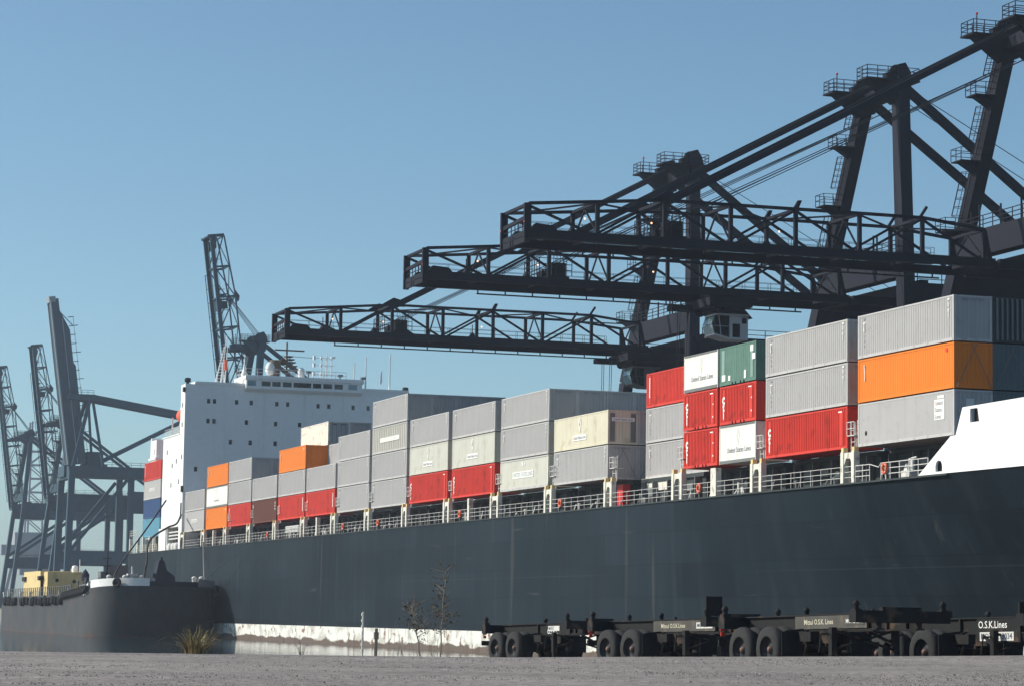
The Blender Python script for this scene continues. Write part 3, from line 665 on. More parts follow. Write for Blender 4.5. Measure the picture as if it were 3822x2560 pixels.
# ---- superstructure
su = SP(); XF = -346.2
su.box(-349.0, XF, 70.55, 101.3, 25.5, 32.05); su.box(-362, -349.0, 74, 97.5, 25.65, 31.95)
su.box(-360.2, XF, 70.55, 101.3, 13.2, 25.5); su.box(-360.4, -349.0, 70.45, 72.0, 25.5, 25.65)
su.box(-362, -357.2, 70.6, 101.2, DK, 13.2); su.box(-348.3, XF, 70.55, 101.3, DK, 13.2); su.box(-357.2, -348.3, 72.2, 99, DK, 13.2)
su.box(-349.2, XF+.12, 71.9, 101.4, 32.05, 32.42); su.box(-349.1, XF+.10, 78.7, 94.8, 31.62, 31.75)
WINS = [(73.7,29.85),(74.5,29.85),(77.5,29.85),(79.5,29.85),(83.0,29.82),(84.5,29.82),(88.7,29.78),(90.2,29.78),(93.6,29.75),(95.7,29.75),(73.7,27.2),(74.5,27.2),(78.9,27.2),(82.9,27.15),(86.2,27.15),(76.8,24.5),(79.5,24.5),(82.9,24.5),(72.2,20.75)]
for y, z in WINS:      # raised frames round the windows, with a drip edge
    su.box(XF, XF+.05, y-.29, y-.22, z-.36, z+.36); su.box(XF, XF+.05, y+.22, y+.29, z-.36, z+.36); su.box(XF, XF+.05, y-.22, y+.22, z-.36, z-.30); su.box(XF, XF+.08, y-.32, y+.32, z+.36, z+.41)
for z in (15.5, 18.1, 20.75, 23.4, 26.0, 28.6): su.box(XF, XF+.012, 70.56, 101.29, z, z+.03)
for y in (75.9, 81.3, 86.9, 92.2): su.tube((XF+.06, y, 14), (XF+.06, y, 31.5), .035, 5)
sup = su.build('superstructure', M['ship_white'])
def sbuild(mb, name, material): return mb.build(name, material, sup)
class SB(SP):
    def build(s, name, material, parent=None): return SP.build(s, name, material, sup)
for (y, z) in WINS:
    wn = SB(); wn.box(XF-.05, XF+.02, y-.22, y+.22, z-.30, z+.30)
    wn.build('window', M['glass'])
wh = SB(); wh.box(-352, XF+.75, 78.6, 94.6, 31.75, 33.0); wh.box(-352.2, XF+.95, 78.45, 94.8, 33.0, 33.46); wh.box(-351.8, XF+.85, 78.6, 94.6, 33.46, 33.52)
wh.prism([(XF+.1,78.55,31.75),(XF+.75,78.55,31.75),(XF+.1,78.55,31.35)], (0,16.1,0)); wh.build('wheelhouse', M['ship_white'])
yw = [(80.7,81.9),(82.15,83.3),(83.6,84.8),(85.1,87.5),(87.75,88.9),(89.2,90.4),(90.75,91.9)]
for a, b_ in yw:
    wn = SB(); wn.box(XF+.70, XF+.78, a, b_, 32.12, 32.75); wn.build('window', M['glass'])
for a, b_ in ((78.8, 79.9), (92.7, 93.9)):
    wn = SB(); wn.box(XF+.70, XF+.78, a, b_, 32.1, 32.8); wn.build('window', M['glasspale'])
rl = SB(); rl.rail([(-346, 78.7, 33.5), (-346, 92.5, 33.5)], .95, .035, 1.6, 2); rl.rail([(-351.8, 78.7, 33.5), (-346, 78.7, 33.5)], .95, .035, 1.6, 2); rl.build('roof_rail', M['rail'])
rm = SB(); rm.tube((-348.5, 84.8, 33.4), (-348.5, 84.8, 38.4), .12, 7); rm.box(-348.7, -348.3, 83.1, 87.2, 37.25, 37.42)
for i, z in enumerate((34.6, 35.1, 35.6, 36.0, 36.4)): rm.box(-349.3, -347.7, 84.6, 86.3-.2*i, z, z+.14); rm.tube((-348.5, 86-.2*i, 33.5), (-348.5, 86-.2*i, z), .04, 5)
rm.tube((-348.5, 84, 36.6), (-348.5, 88.4, 36.45), .035, 5); rm.lathe((-348.3, 84.2, 35.7), (1,0,0), [(0,.02),(0,.4),(.15,.5),(.2,.4)], 10); rm.build('radar_mast', M['funnel'])
fu = SB(); fu.lathe((-349.5, 83.5, 33.4), (0,0,1), [(0,.75),(1.2,.65),(2.2,.75),(2.6,.85),(2.6,.55),(2.2,.5)], 14); fu.build('exhaust_funnel', M['funnel'])
dm = SB(); dm.lathe((-347.2, 82.2, 34.0), (0,0,1), [(-.2,.3),(0,.5),(.4,.62),(.9,.6),(1.3,.42),(1.5,.15),(1.54,.01)], 14); dm.build('satellite_dome', M['ship_white'])
dm = SB(); dm.lathe((-347.2, 86.5, 33.7), (0,0,1), [(-.2,.5),(.8,.5),(1.1,.4),(1.25,.2),(1.28,.01)], 14); dm.build('satellite_dome', M['ship_white'])
dm = SB(); dm.lathe((-347.2, 78.7, 32.5), (0,0,1), [(-.5,.5),(.3,.55),(.5,.4),(1.2,.5),(1.5,.3),(2.3,.16),(2.5,.16),(2.6,.05),(4.,.04)], 12); dm.build('navigation_light_mast', M['ship_white'])
for y, z in ((82.9, 34.5), (87.4, 34.3), (91.8, 34.0), (95.0, 33.8)):
    sp = SB(); sp.box(-346.9, -346.2, y-.3, y+.3, z-.12, z+.18); sp.tube((-346.6, y, 33), (-346.6, y, z), .09, 6); sp.build('searchlight', M['plate'])
lm = SB()
for y in (89.8, 90.5, 91.2): lm.tube((-349, y, 33.2), (-349, y, 37.1 if y == 90.5 else 36.5), .10, 6)
for z in (34.3, 35.5, 36.5): lm.box(-349.1, -348.9, 88.7, 91.6, z, z+.08); lm.box(-349.2, -348.8, 88.6, 88.9, z-.25, z+.35); lm.box(-349.2, -348.8, 89.6, 89.8, z-.15, z+.25)
lm.box(-349.2, -348.8, 91.1, 91.7, 36.6, 36.8); lm.build('signal_mast', M['ship_white'])
for y, z1 in ((95.5, 36.8), (98.9, 37.4), (93.9, 35.8)):
    am = SB(); am.tube((-347, y, 32.4), (-347, y, z1), .13, 7, .07)
    for i in range(10): am.tube((-347, y-.2, 33+i*.4), (-347, y+.02, 33+i*.4), .03, 4)
    am.build('aerial_mast', M['ship_white'])
am = SB()
for dx, dy in ((0,0),(0,1.1),(1,.5)): am.tube((-352+dx, 75.6+dy*1.3, 32), (-352+dx*.4+.2, 76.9+dy*.4, 39.2 if dy == .5 else 37.8), .12, 6, .06)
for i in range(14): z = 32.6+i*.42; am.tube((-352, 75.7+i*.08, z), (-351.9, 77.1, z), .035, 4)
am.build('lattice_mast', M['ship_white'])
am = SB(); am.box(-352.1, -351.7, 77.0, 77.3, 34.6, 36.0); am.build('red_mast_panel', M['buoy'])
fl = SB(); fl.prism([(-347,97.5,33.0),(-347,97.85,33.4),(-347,97.75,35.2),(-347,97.55,34.4)], (.05,0,0)); fl.tube((-347,97.2,32.3), (-347,97.2,34.5), .03, 4); fl.build('folded_flag', M['ship_white'])
for y, z in ((70.75, 32.6), (100.9, 32.6)):
    v = SB(); v.tube((-346.8, y+.2, 32.0), (-346.8, y+.2, 32.3), .2, 8); v.lathe((-346.8, y+.2, 32.3), (0,0,1), [(0,.3),(.1,.42),(.5,.42),(.6,.25),(.62,.01)], 10); v.build('wing_lamp', M['dark'])
nb = SB(); nb.box(-346.9, -346.15, 70.3, 70.56, 31.0, 31.6); nb.box(-346.6, -346.1, 70.35, 70.62, 17.7, 18.5); nb.build('side_light_box', M['dark'])
nb = SB(); nb.box(-347.4, -346.5, 70.52, 70.65, 14.2, 16.3); nb.box(-357.0, -348.5, 72.1, 72.2, DK, 13.15); nb.build('door_and_passage_shade', M['dark'])  # door, and a dark panel painted for the shade in the deck passage
sd = SB()
for i in range(3): sd.box(-356.5, -349, 70.9, 71.1, 11.6+i*.45, 11.78+i*.45)
for x in (-356, -353.5, -351.5): sd.lathe((x, 71.2, DK), (0,0,1), [(0,.55),(.7,.6),(1.,.35),(1.02,.01)], 10)
sd.box(-356.9, -356.5, 70.7, 71.2, DK, 13.2); sd.build('side_deck_fitting', M['rail'])
for (x, z) in [(-347.6,29.3),(-347.6,26.7),(-357.2,23.5),(-353.5,21.5),(-350.8,22.0),(-347.4,22.4),(-354,18.9),(-349.0,19.2)]:
    wn = SB(); wn.box(x-.15, x+.15, 70.48, 70.62, z-.3, z+.3); wn.build('window', M['plate'])
rl = SB(); rl.rail([(-360, 70.7, 25.65), (-349.2, 70.7, 25.65)], 1.0, .035, 1.5, 3); rl.beam((-352,70.9,25.7), (-349.2,70.9,28.3), .2, .2); rl.tube((-356,70.9,25.6), (-356,70.9,28.2), .12, 6); rl.build('boat_deck_rail', M['rail'])
fh = SP(); fh.box(-380.4, -376, 72.65, 79, 12.25, 26.4); fh.box(-380.8, -375.6, 72.45, 79.2, 23.6, 23.9); fh.box(-379.2, -377.2, 72.55, 72.65, 24.4, 25.2); fh.box(-380.9, -380.4, 72.8, 74.2, 22.6, 26.9); fh.build('funnel_casing', M['ship_white'])
# lifeboat hung at the superstructure's side
lb = thing('lifeboat', 'orange lifeboat hung at the side of the white superstructure', 'lifeboat', (-353.0, 72.15, 28.4))
b = MB(); b.lathe((0,0,0), (1,0,0), [(-3.2,.02),(-3.0,.45),(-2.2,.95),(0,1.15),(2.2,.95),(3.0,.45),(3.2,.02)], 14); b.build('hull', M['buoy'], lb)
b = MB(); b.lathe((0,0,.45), (1,0,0), [(-2.6,.02),(-2.2,.6),(0,.95),(2.2,.6),(2.6,.02)], 14); b.build('canopy', M['markpale'], lb)
b = MB(); b.tube((-2.2,.4,-1.2), (-2.2,.9,2.3), .12, 6); b.tube((2.2,.4,-1.2), (2.2,.9,2.3), .12, 6); b.tube((-2.2,0,.8), (-2.2,.9,2.3), .05, 4); b.tube((2.2,0,.8), (2.2,.9,2.3), .05, 4); b.build('davit', M['ship_white'], lb)
# lifebuoys on the rail
bu0 = None
for i, (x, where) in enumerate([(-294.9, 'below the brown container'), (-261.8, 'below the three-high all-grey stack'), (-248.7, 'below the four-high stack'), (-222.3, 'below the red container with the middle post'), (-196.1, 'below the grey container under the cream one'), (-167.9, 'beside the wide post under the short red containers'), (-139.8, 'near the white bow bulwark')]):
    if bu0 is None:
        bu0 = thing('lifebuoy', '', 'lifebuoy', group='lifebuoys on the ship rail')
        b = MB(); b.torus((0,0,0), (0,1,0), .27, .085, 18, 6); b.build('ring', M['buoy'], bu0)
        b = MB()
        for k in range(4): a = R(45+90*k); b.torus((.27*math.cos(a),0,.27*math.sin(a)), (-math.sin(a),0,math.cos(a)), .075, .022, 8, 4)
        b.build('white_band', M['mark'], bu0); o = bu0
    else: o = copy_tree(bu0)
    o.location = (x, YP-.02, DK+.62); o['label'] = 'orange lifebuoy on the deck rail '+where

# ------------------------------------------------------------------ container cranes
HY, HZ = -3.0, 28.0          # boom hinge in crane coordinates (crane base on the quay, z = 0 there)
def legx(z): return 3.5+(50.5-2-z)*.275 if z > 26 else 9.6
def legy(z): return -3.5+.11*z
def crane_parts(mt):
    P = []
    def add(name, mb, parent=None, m=mt): P.append((name, mb.mesh('crane_'+name, M[m] if isinstance(m, str) else m), parent)); return len(P)-1
    for sx in (-1, 1):
        b = MB()
        for z0, z1 in ((0, 12), (12, 26), (26, 49)): b.beam((sx*legx(z0), legy(z0), z0), (sx*legx(z1), legy(z1), z1), 1.5, 1.1, (0,1,0))
        b.box(sx*9.6-1.6, sx*9.6+1.6, -4.3, -2.7, -.1, 1.6); add('leg', b)
        b = MB(); b.beam((sx*9.6, 15, 0), (sx*9.6, 15, 29.5), 1.4, 1.2, (0,1,0)); b.box(sx*9.6-1.6, sx*9.6+1.6, 14.2, 15.8, -.1, 1.6); add('leg', b)
        b = MB(); b.box(sx*9.6-.55, sx*9.6+.55, legy(13.5), 15, 11.6, 14.4); b.rail([(sx*9.6, -1.5, 14.4), (sx*9.6, 15, 14.4)], 1.0, .05, 2.4, 2); add('sill_beam', b)
        b = MB(); b.box(sx*9.0-.6, sx*9.0+.6, -.2, 30, 25.6, 29.55); b.rail([(sx*9.0-.55, 1, 29.55), (sx*9.0-.55, 30, 29.55)], 1.0, .045, 2.4, 2); add('tie_beam', b)
        b = MB(); b.beam((sx*9.6, legy(14), 14.8), (sx*9.3, 13.6, 25.6), .8, .8); add('diagonal_brace', b)
    b = MB(); b.box(-8.3, 8.3, -.75, .55, 30.2, 32.4); b.rail([(-8.2, -.7, 32.4), (8.2, -.7, 32.4)], 1.1, .045, 1.6, 3)
    for x in (-6, -4.6, -1, 2.4, 3.1, 5.5): b.tube((x, -.3, 32.4), (x, -.3, 34.2+.5*((x*7) % 1)), .09, 5)
    add('portal_beam', b)
    b = MB(); b.box(-9, 9, 14.4, 15.6, 26.0, 29.0); add('portal_beam', b)
    b = MB(); b.box(-9.6, 9.6, 14.5, 15.5, 11.8, 14.2); add('portal_beam', b)
    b = MB()
    for sx in (-1, 1): b.box(sx*2.8-.3, sx*2.8+.3, -2.6, 46, 28.2, 28.95)
    for y in (-2, 3, 8, 15, 22, 29, 36, 43): b.box(-2.5, 2.5, y-.2, y+.2, 28.3, 28.75)
    for sx in (-1, 1): b.box(sx*2.8-.25, sx*2.8+.25, 14.2, 15.2, 28.95, 30)
    b.box(-9, 9, 1.0, 1.8, 28.97, 29.9)
    add('back_girder', b)
    b = MB(); b.box(-4.5, 4.5, 31, 43, 29, 33.5); b.box(-4.8, 4.8, 30.8, 43.2, 33.5, 33.75); add('machinery_house', b)
    # apex: cross beam, two platforms with rails and sheaves
    b = MB(); b.box(-4.2, 4.2, 1.2, 2.6, 47.6, 49.3); add('apex_beam', b)
    for sx in (-1, 1):
        x = sx*3.5
        b = MB(); b.prism([(x-.45,-1.7,48.6),(x-.45,2.6,48.6),(x-.45,2.6,47.0),(x-.45,1.0,46.6),(x-.45,-1.2,48.2)], (.9,0,0)); b.box(x-1.1, x+1.1, -2.1, 3.3, 48.6, 48.75)
        b.prism([(x-.35,.3,48.7),(x-.35,3.0,48.7),(x-.35,2.7,49.7),(x-.35,2.2,50.5),(x-.35,1.5,50.3),(x-.35,1.0,49.6),(x-.35,.2,49.4)], (.7,0,0)); ap = add('apex_platform', b)
        b = MB(); b.rail([(x-1.05,-2.0,48.75),(x+1.05,-2.0,48.75),(x+1.05,3.2,48.75),(x-1.05,3.2,48.75),(x-1.05,-2.0,48.75)], 1.1, .04, 1.0, 3); add('platform_rail', b, ap)
        b = MB(); b.lathe((x-.2,1.5,49.5), (1,0,0), [(0,.02),(0,.75),(.12,.82),(.28,.82),(.4,.75),(.4,.02)], 16); add('sheave', b, ap)
        b = MB(); b.beam((x, 2.2, 48.3), (sx*2.9, 29, 28.9), .66, .70); add('backstay', b)
    b = MB(); b.tube((-2.6,-1.6,48.8), (-2.6,-1.6,50.2), .05, 5); add('lamp_pole', b); b = MB(); b.ball((-2.6, -1.6, 50.35), .12, 8); add('warning_lamp', b, None, 'lampred')
    # ladder with cages and landings on the far waterside leg
    b = MB()
    def lp(z, dx=0, dy=0): return Vector((-legx(z)+dx, legy(z)-.62+dy, z))
    for z0, z1 in ((32.6, 38), (38.8, 43.4), (44.2, 48.4)):
        for dx in (-.25, .25): b.tube(lp(z0, dx, -.15), lp(z1, dx, -.15), .045, 4)
        k = int((z1-z0)/.38)
        for i in range(k): z = z0+i*.38; b.tube(lp(z, -.25, -.15), lp(z, .25, -.15), .025, 4)
        for i in range(6):
            z = z0+1.4+(z1-z0-1.8)*i/5
            for a, c in zip([(-.4,-.15),(-.42,-.75),(0,-1.0),(.42,-.75)], [(-.42,-.75),(0,-1.0),(.42,-.75),(.4,-.15)]): b.tube(lp(z, *a), lp(z, *c), .03, 4)
        for a in ((-.42,-.75), (0,-1.0), (.42,-.75)): b.tube(lp(z0+1.4, *a), lp(z1-.4, *a), .03, 4)
    ap = add('access_ladder', b)
    b = MB()
    for z in (32.6, 38.4, 43.8):
        b = MB(); c = lp(z); b.prism([c+Vector((-.9,.3,0)), c+Vector((.9,.3,0)), c+Vector((.9,-1.7,0)), c+Vector((-.9,-1.7,0))], (0,0,.1)); b.prism([c+Vector((-.4,.3,0)), c+Vector((-.4,-1.5,0)), c+Vector((-.4,.4,-1.1))], (.8,0,0))
        b.rail([c+Vector((-.9,.2,.1)), c+Vector((-.9,-1.7,.1)), c+Vector((.9,-1.7,.1)), c+Vector((.9,.2,.1))], 1.05, .035, .9, 2); add('ladder_landing', b, ap)
    # ---- boom, drawn lowered and relative to the hinge
    Lb = 39.8; zb, zt = .29, .92       # girder bottom and top
    def bp(x, t, z): return (x, -t, z)
    b = MB()
    for sx in (-1, 1): b.beam(bp(sx*2.8, 0, (zb+zt)/2), bp(sx*2.8, Lb, (zb+zt)/2), .40, zt-zb); b.beam(bp(sx*2.8, 0, zb), bp(sx*2.8, Lb, zb), .5, .06); b.beam(bp(sx*2.8, 0, zt), bp(sx*2.8, Lb, zt), .5, .06)
    b.box(-2.5, 2.5, -.4, .4, .25, .8)
    boom = add('boom', b)
    posts = [Lb-.15-5.53*i for i in range(8)]
    tops = [2.92, 3.38, 3.86, 3.86, 3.88, 3.90, 3.90, 3.3]
    b = MB()
    for sx in (-1, 1):
        X = sx*2.8
        for i in range(8):
            b.beam(bp(X, posts[i], zt), bp(X, posts[i], tops[i]), .30, .28, (1,0,0))
            if i: b.beam(bp(X, posts[i-1], tops[i-1]), bp(X, posts[i], tops[i]), .24, .24)
        b.beam(bp(X, posts[7], tops[7]), bp(X, .4, .9), .28, .28)
        b.beam(bp(X, posts[0], tops[0]-.2), bp(X, posts[1]+.6, zt), .19, .19)
        for i in (1, 3, 5): b.beam(bp(X, posts[i]-.5, zt), bp(X, posts[i+1]+.1, tops[i+1]-.15), .19, .19)
        for i in (2, 4, 6): b.beam(bp(X, posts[i]-.1, tops[i]-.2), bp(X, posts[i+1]+.5, zt), .19, .19)
        b.prism([bp(X-.12, posts[2]+1.3, tops[2]-.15), bp(X-.12, posts[2]-1.3, tops[2]-.15), bp(X-.12, posts[2]-.9, tops[2]+.55), bp(X-.12, posts[2]-.1, tops[2]+.75), bp(X-.12, posts[2]+.9, tops[2]+.15)], (.24,0,0))
        b.prism([bp(X-.2, posts[4]+.2, tops[4]), bp(X-.2, posts[4]-.2, tops[4]), bp(X-.2, posts[4]-.5, tops[4]+.7), bp(X-.2, posts[4]-.2, tops[4]+.7)], (.3,0,0))
        b.beam(bp(X, posts[6]+.2, tops[6]), bp(X, posts[6]-.4, tops[6]+.9), .2, .2)
    for i in range(8):
        b.beam(bp(-2.8, posts[i], tops[i]-.05), bp(2.8, posts[i], tops[i]-.05), .26, .22)
        if i in (1, 3, 5, 7):
            b.beam(bp(0, posts[i], tops[i]-.2), bp(-2.7, posts[i], zt+.1), .12, .12); b.beam(bp(0, posts[i], tops[i]-.2), bp(2.7, posts[i], zt+.1), .12, .12)
        if i < 7:
            s_ = 1 if i % 2 else -1; b.beam(bp(s_*2.7, posts[i], tops[i]-.1), bp(-s_*2.7, posts[i+1], tops[i+1]-.1), .13, .13)
        if i: b.beam(bp(-2.5, posts[i], zt-.15), bp(2.5, posts[i], zt-.15), .22, .22); b.beam(bp(-2.5, posts[i], zt+.05), bp(2.5, posts[i]-.9, zt+.02), .13, .13)
    add('boom_truss', b, boom)
    b = MB(); t = Lb+.02
    for sx in (-1, 1): b.beam(bp(sx*2.8, t, -.05), bp(sx*2.8, t, tops[0]), .46, .3, (1,0,0))
    b.box(-2.8, 2.8, -t-.1, -t+.1, -.02, .85); b.beam(bp(-2.8, t, 1.65), bp(2.8, t, 1.85), .2, .28); b.box(-.9, -.7, -t-.16, -t-.08, 0, .7); b.box(-.3, -.1, -t-.16, -t-.08, 0, .7); b.box(-2.8, 2.8, -t-.155, -t-.1, .45, .53)
    b.rail([bp(-2.6, t, .85), bp(2.6, t, .85)], .75, .04, .9, 2); add('end_frame', b, boom)
    b = MB()
    for sx in (-1, 1): b.tube(bp(sx*2.8, t+.25, 1.5), bp(sx*2.8, t+.05, 1.5), .09, 6)
    add('warning_lamp', b, boom, 'lampred')
    b = MB()
    for sx in (-2.1,):
        b.box(sx-.3, sx+.3, -Lb+1, -3, .94, .98)
        for dx in (-.3, .3): b.rail([bp(sx+dx, Lb-1, .98), bp(sx+dx, 3, .98)], 1.3, .022, 2.6, 3)
    add('walkway', b, boom)
    b = MB(); b.beam(bp(-2.9, Lb-6.5, zb-.34), bp(-2.9, 2, zb-.34), .12, .12)
    for i in range(13): tq = Lb-6.6-i*2.55; b.beam(bp(-2.9, tq, zb), bp(-2.9, tq, zb-.34), .1, .1)
    add('cable_rail', b, boom)
    b = MB(); t2 = posts[2]
    b.box(-2.0, 1.9, -t2+.2, -t2+2.2, 1.0, 1.3); b.box(-1.6, -.2, -t2+.4, -t2+1.6, 1.3, 2.0); b.box(.2, 1.6, -t2+.7, -t2+2.0, 1.2, 2.5); b.lathe(bp(-.4, t2-1.2, 1.9), (1,0,0), [(0,.01),(0,.5),(.9,.5),(.9,.01)], 10)
    b.rail([bp(-2.0, t2+.6, 1.3), bp(2.0, t2+.6, 1.3), bp(2.0, t2-2.4, 1.3)], 1.5, .04, .7, 3)
    for i in range(5): b.tube(bp(1.2, t2-2.2+.3*i, 1.3), bp(1.2, t2-2.2+.3*i, 3.2), .03, 4)
    add('boom_machinery', b, boom)
    b = MB(); b.prism([bp(-2.5,Lb-.3,zt),bp(-2.5,Lb-2.6,zt),bp(-2.5,Lb-2.2,zt+.45),bp(-2.5,Lb-.8,zt+.55)], (.5,0,0)); add('motor_box', b, boom); b = MB(); b.prism([bp(2.1,Lb-.3,zt),bp(2.1,Lb-2.6,zt),bp(2.1,Lb-2.2,zt+.45),bp(2.1,Lb-.8,zt+.55)], (.5,0,0))
    add('motor_box', b, boom)
    for tq in (Lb-4.2, Lb-9.7, Lb-20.5):
        b = MB(); b.tube(bp(1.2, tq, 1.0), bp(1.2, tq, 2.4), .05, 5); b.lathe(bp(1.2, tq, 1.6), (0,0,1), [(0,.1),(-.1,.16),(-.5,.42),(-.52,.42),(-.52,.02)], 10); add('floodlight', b, boom)
        if mt == 'crane': b = MB(); b.ball(bp(1.6, tq-.9, 2.2), .075, 8); add('work_lamp', b, boom, 'bulb')
    return P, posts, tops, boom
def stays(mb_list, mt, raised):
    """things that differ between a lowered and a raised boom"""
def crane_object(name, label, X, parts, meta, mt, raised, cab_y=None):
    P, posts, tops, bi = parts
    root = thing(name, label, 'crane', (X, 107, 2.1), 0, 'quay container cranes')
    obs = []
    for nm, me, par in P:
        o = bpy.data.objects.new(nm, me); C.objects.link(o); o.parent = root if par is None else obs[par]
        obs.append(o)
    boom = obs[bi]; boom.location = (0, HY, HZ)
    ang = R(-82.3) if raised else 0
    boom.rotation_euler.x = ang
    def bw(x, t, z): return Vector((x, HY-t*math.cos(ang)-z*math.sin(ang), HZ-t*math.sin(ang)+z*math.cos(ang)))
    if not raised:
        for sx in (-1, 1):
            b = MB(); b.beam((sx*3.5, 1.3, 49.2), bw(sx*2.8, posts[2]-.4, tops[2]-.1), .40, .46); b.build('forestay', M[mt], root)
        b = MB()
        for x in (-1.6, -.8, .6, 1.4): b.tube((x, 1.4, 49.6), bw(x*.6, posts[2]-.6, tops[2]-.2), .045, 4)
        for x in (-2.4, 2.6): b.tube((x, 1.8, 46.5), bw(x, posts[2]+.4, 1.8), .05, 4); b.tube((x+.3, 1.8, 46.5), bw(x+.2, posts[2]+.2, 1.6), .05, 4)
        for x in (-1.5, 1.5): b.tube((x, 2.6, 49.2), (x*1.2, 33, 33.5), .04, 4)
        b.build('hoist_rope', M['rope'], root)
    else:
        b = MB()
        for x in (-1.6, -.4, .9, 1.9): b.tube((x, 1.6, 50.4), bw(x*.5, posts[2]-.6, tops[2]-.2), .06, 4)
        b.build('hoist_rope', M['rope'], root)
        b = MB()
        for sx in (-1, 1): b.piece().beam((sx*3.0, 1.0, 47.8), bw(sx*2.8, 19.4, 1.8), .8, .9)
        b.build('latch_arm', M[mt], root)
    if cab_y is not None:
        y = cab_y-107
        b = MB(); b.box(-2.9, 2.9, y-.9, y+3.2, 27.35, 28.15); b.prism([(-1.5,y+.2,27.4),(-1.5,y+3.2,27.4),(-1.5,y+4.0,26.6),(-1.5,y+.3,26.9)], (2.6,0,0))
        for x in (-2.2, 2.2): b.lathe((x, y+.2, 27.3), (1,0,0), [(0,.02),(0,.45),(.3,.45),(.3,.02)], 10)
        b.box(-2.6, -1.2, y-2.8, y-.4, 27.3, 27.8)
        tr = b.build('trolley', M[mt], root)
        b = MB(); b.box(-1.1, 1.1, y+1.75, y+3.55, 24.65, 26.85); b.box(-1.15, 1.15, y+.4, y+3.6, 26.75, 26.92); b.prism([(-1.1,y+.3,25.0),(-1.1,y+1.75,24.65),(-1.1,y+1.75,24.8),(-1.1,y+.3,25.15)], (2.2,0,0)); b.box(-1.1, -1.02, y+.3, y+1.75, 24.9, 26.8)
        b.beam((1.06, y+.95, 24.9), (1.06, y+.72, 26.8), .07, .07); b.tube((1.06, y+.15, 25.8), (1.06, y+1.75, 25.8), .035, 5)
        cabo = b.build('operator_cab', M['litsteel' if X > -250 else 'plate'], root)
        b = MB(); b.prism([(-1.1,y+.3,25.1),(1.1,y+.3,25.1),(1.1,y+.05,25.9),(-1.1,y+.05,25.9)], (0,.05,0)); b.prism([(-1.1,y+.05,25.95),(1.1,y+.05,25.95),(1.1,y+.35,26.75),(-1.1,y+.35,26.75)], (0,.05,0)); b.build('front_window', M['glasspale'], cabo)
        b = MB(); b.prism([(1.05,y+.35,25.1),(1.05,y+1.7,24.85),(1.05,y+1.7,26.72),(1.05,y+.38,26.72)], (.03,0,0)); b.build('side_window', M['glass'], cabo)
        b = MB(); b.box(1.08, 1.14, y+2.05, y+2.75, 24.85, 26.05); b.build('cab_door', M['dark'], cabo)
        b = MB(); b.box(1.09, 1.13, y+2.95, y+3.4, 26.1, 26.6); b.box(1.10, 1.135, y+3.05, y+3.3, 26.2, 26.5); b.build('cab_sign', M['dark'], cabo)
        b = MB()
        for x in (-1.5, -.9, .9, 1.5): b.tube((x, y-2.2, 27.4), (x*.8, y-2.4, 12), .035, 4)
        b.build('spreader_rope', M['rope'], root)
    return root
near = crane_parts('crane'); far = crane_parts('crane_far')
crane_object('container_crane', 'black crane whose lowered boom stands highest, cut by the photo edge', -191.0, near, None, 'crane', False, None)
crane_object('container_crane', 'black crane with the middle lowered boom and a pale operator cab below it', -217.8, near, None, 'crane', False, 91.4)
crane_object('container_crane', 'black crane with the lowest of the lowered booms, its tip over the wheelhouse', -266.9, near, None, 'crane', False, 102.6)
crane_object('container_crane', 'haze-tinted crane with raised lattice boom standing behind the white superstructure', -470.5, far, None, 'crane_far', True)
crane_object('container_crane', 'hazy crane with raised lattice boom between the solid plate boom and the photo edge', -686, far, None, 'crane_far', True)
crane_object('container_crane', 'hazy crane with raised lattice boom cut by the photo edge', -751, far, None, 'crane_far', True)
# plate-girder crane
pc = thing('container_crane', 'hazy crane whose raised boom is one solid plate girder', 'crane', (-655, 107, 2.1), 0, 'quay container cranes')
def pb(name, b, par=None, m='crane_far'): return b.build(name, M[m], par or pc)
for sx in (-1, 1):
    b = MB(); b.beam((sx*8, -3.2, 0), (sx*8, -2.6, 34), 1.5, 1.5, (0,1,0)); pb('leg', b)
    b = MB(); b.beam((sx*8, 12, 0), (sx*8, 12, 34), 1.4, 1.4, (0,1,0)); pb('leg', b)
    b = MB(); b.beam((sx*8, -2.6, 34), (sx*3, 2.2, 52.5), .9, .9, (0,1,0)); b.beam((sx*8, 5, 35), (sx*3, 2.6, 52.5), .6, .6, (0,1,0)); pb('mast_leg', b)
    b = MB(); b.box(sx*8-.6, sx*8+.6, -3, 12, 11.5, 14.5); pb('sill_beam', b)
    b = MB(); b.beam((sx*8, -2.8, 14), (sx*8, 11, 32), .8, .8); pb('diagonal_brace', b)
    b = MB(); b.beam((sx*3, 2.6, 52.3), (sx*3, 27, 48.6), 1.1, 1.5); pb('top_strut', b)
    b = MB(); b.beam((sx*3, 2.2, 34.8), (sx*3, 27, 48.0), .9, .9); pb('rear_strut', b)
b = MB(); b.box(-4.5, 4.5, -4, 46, 32.6, 35.3); b.rail([(4.4, 3, 35.3), (4.4, 46, 35.3)], 1.1, .06, 2.4, 2); pb('girder', b)
b = MB(); b.box(-8, 8, -3.4, -1.8, 32, 35); b.piece().box(-4, 4, -3.5, 3.2, 51.6, 53.0); b.rail([(3,-3,53),(3,3,53)], 1.1, .06, 1.5, 2); pb('cross_beam', b)
b = MB(); b.prism([(-2.3,0,0),(-2.3,4.4,0),(-2.3,4.4,24),(-2.3,3.9,25),(-2.3,3.9,33),(-2.3,1.9,38),(-2.3,1.9,41),(-2.3,0,41)], (4.6,0,0)); bo = pb('boom', b)
bo.location = (0, -2.6, 35.6); bo.rotation_euler.x = R(8.0)
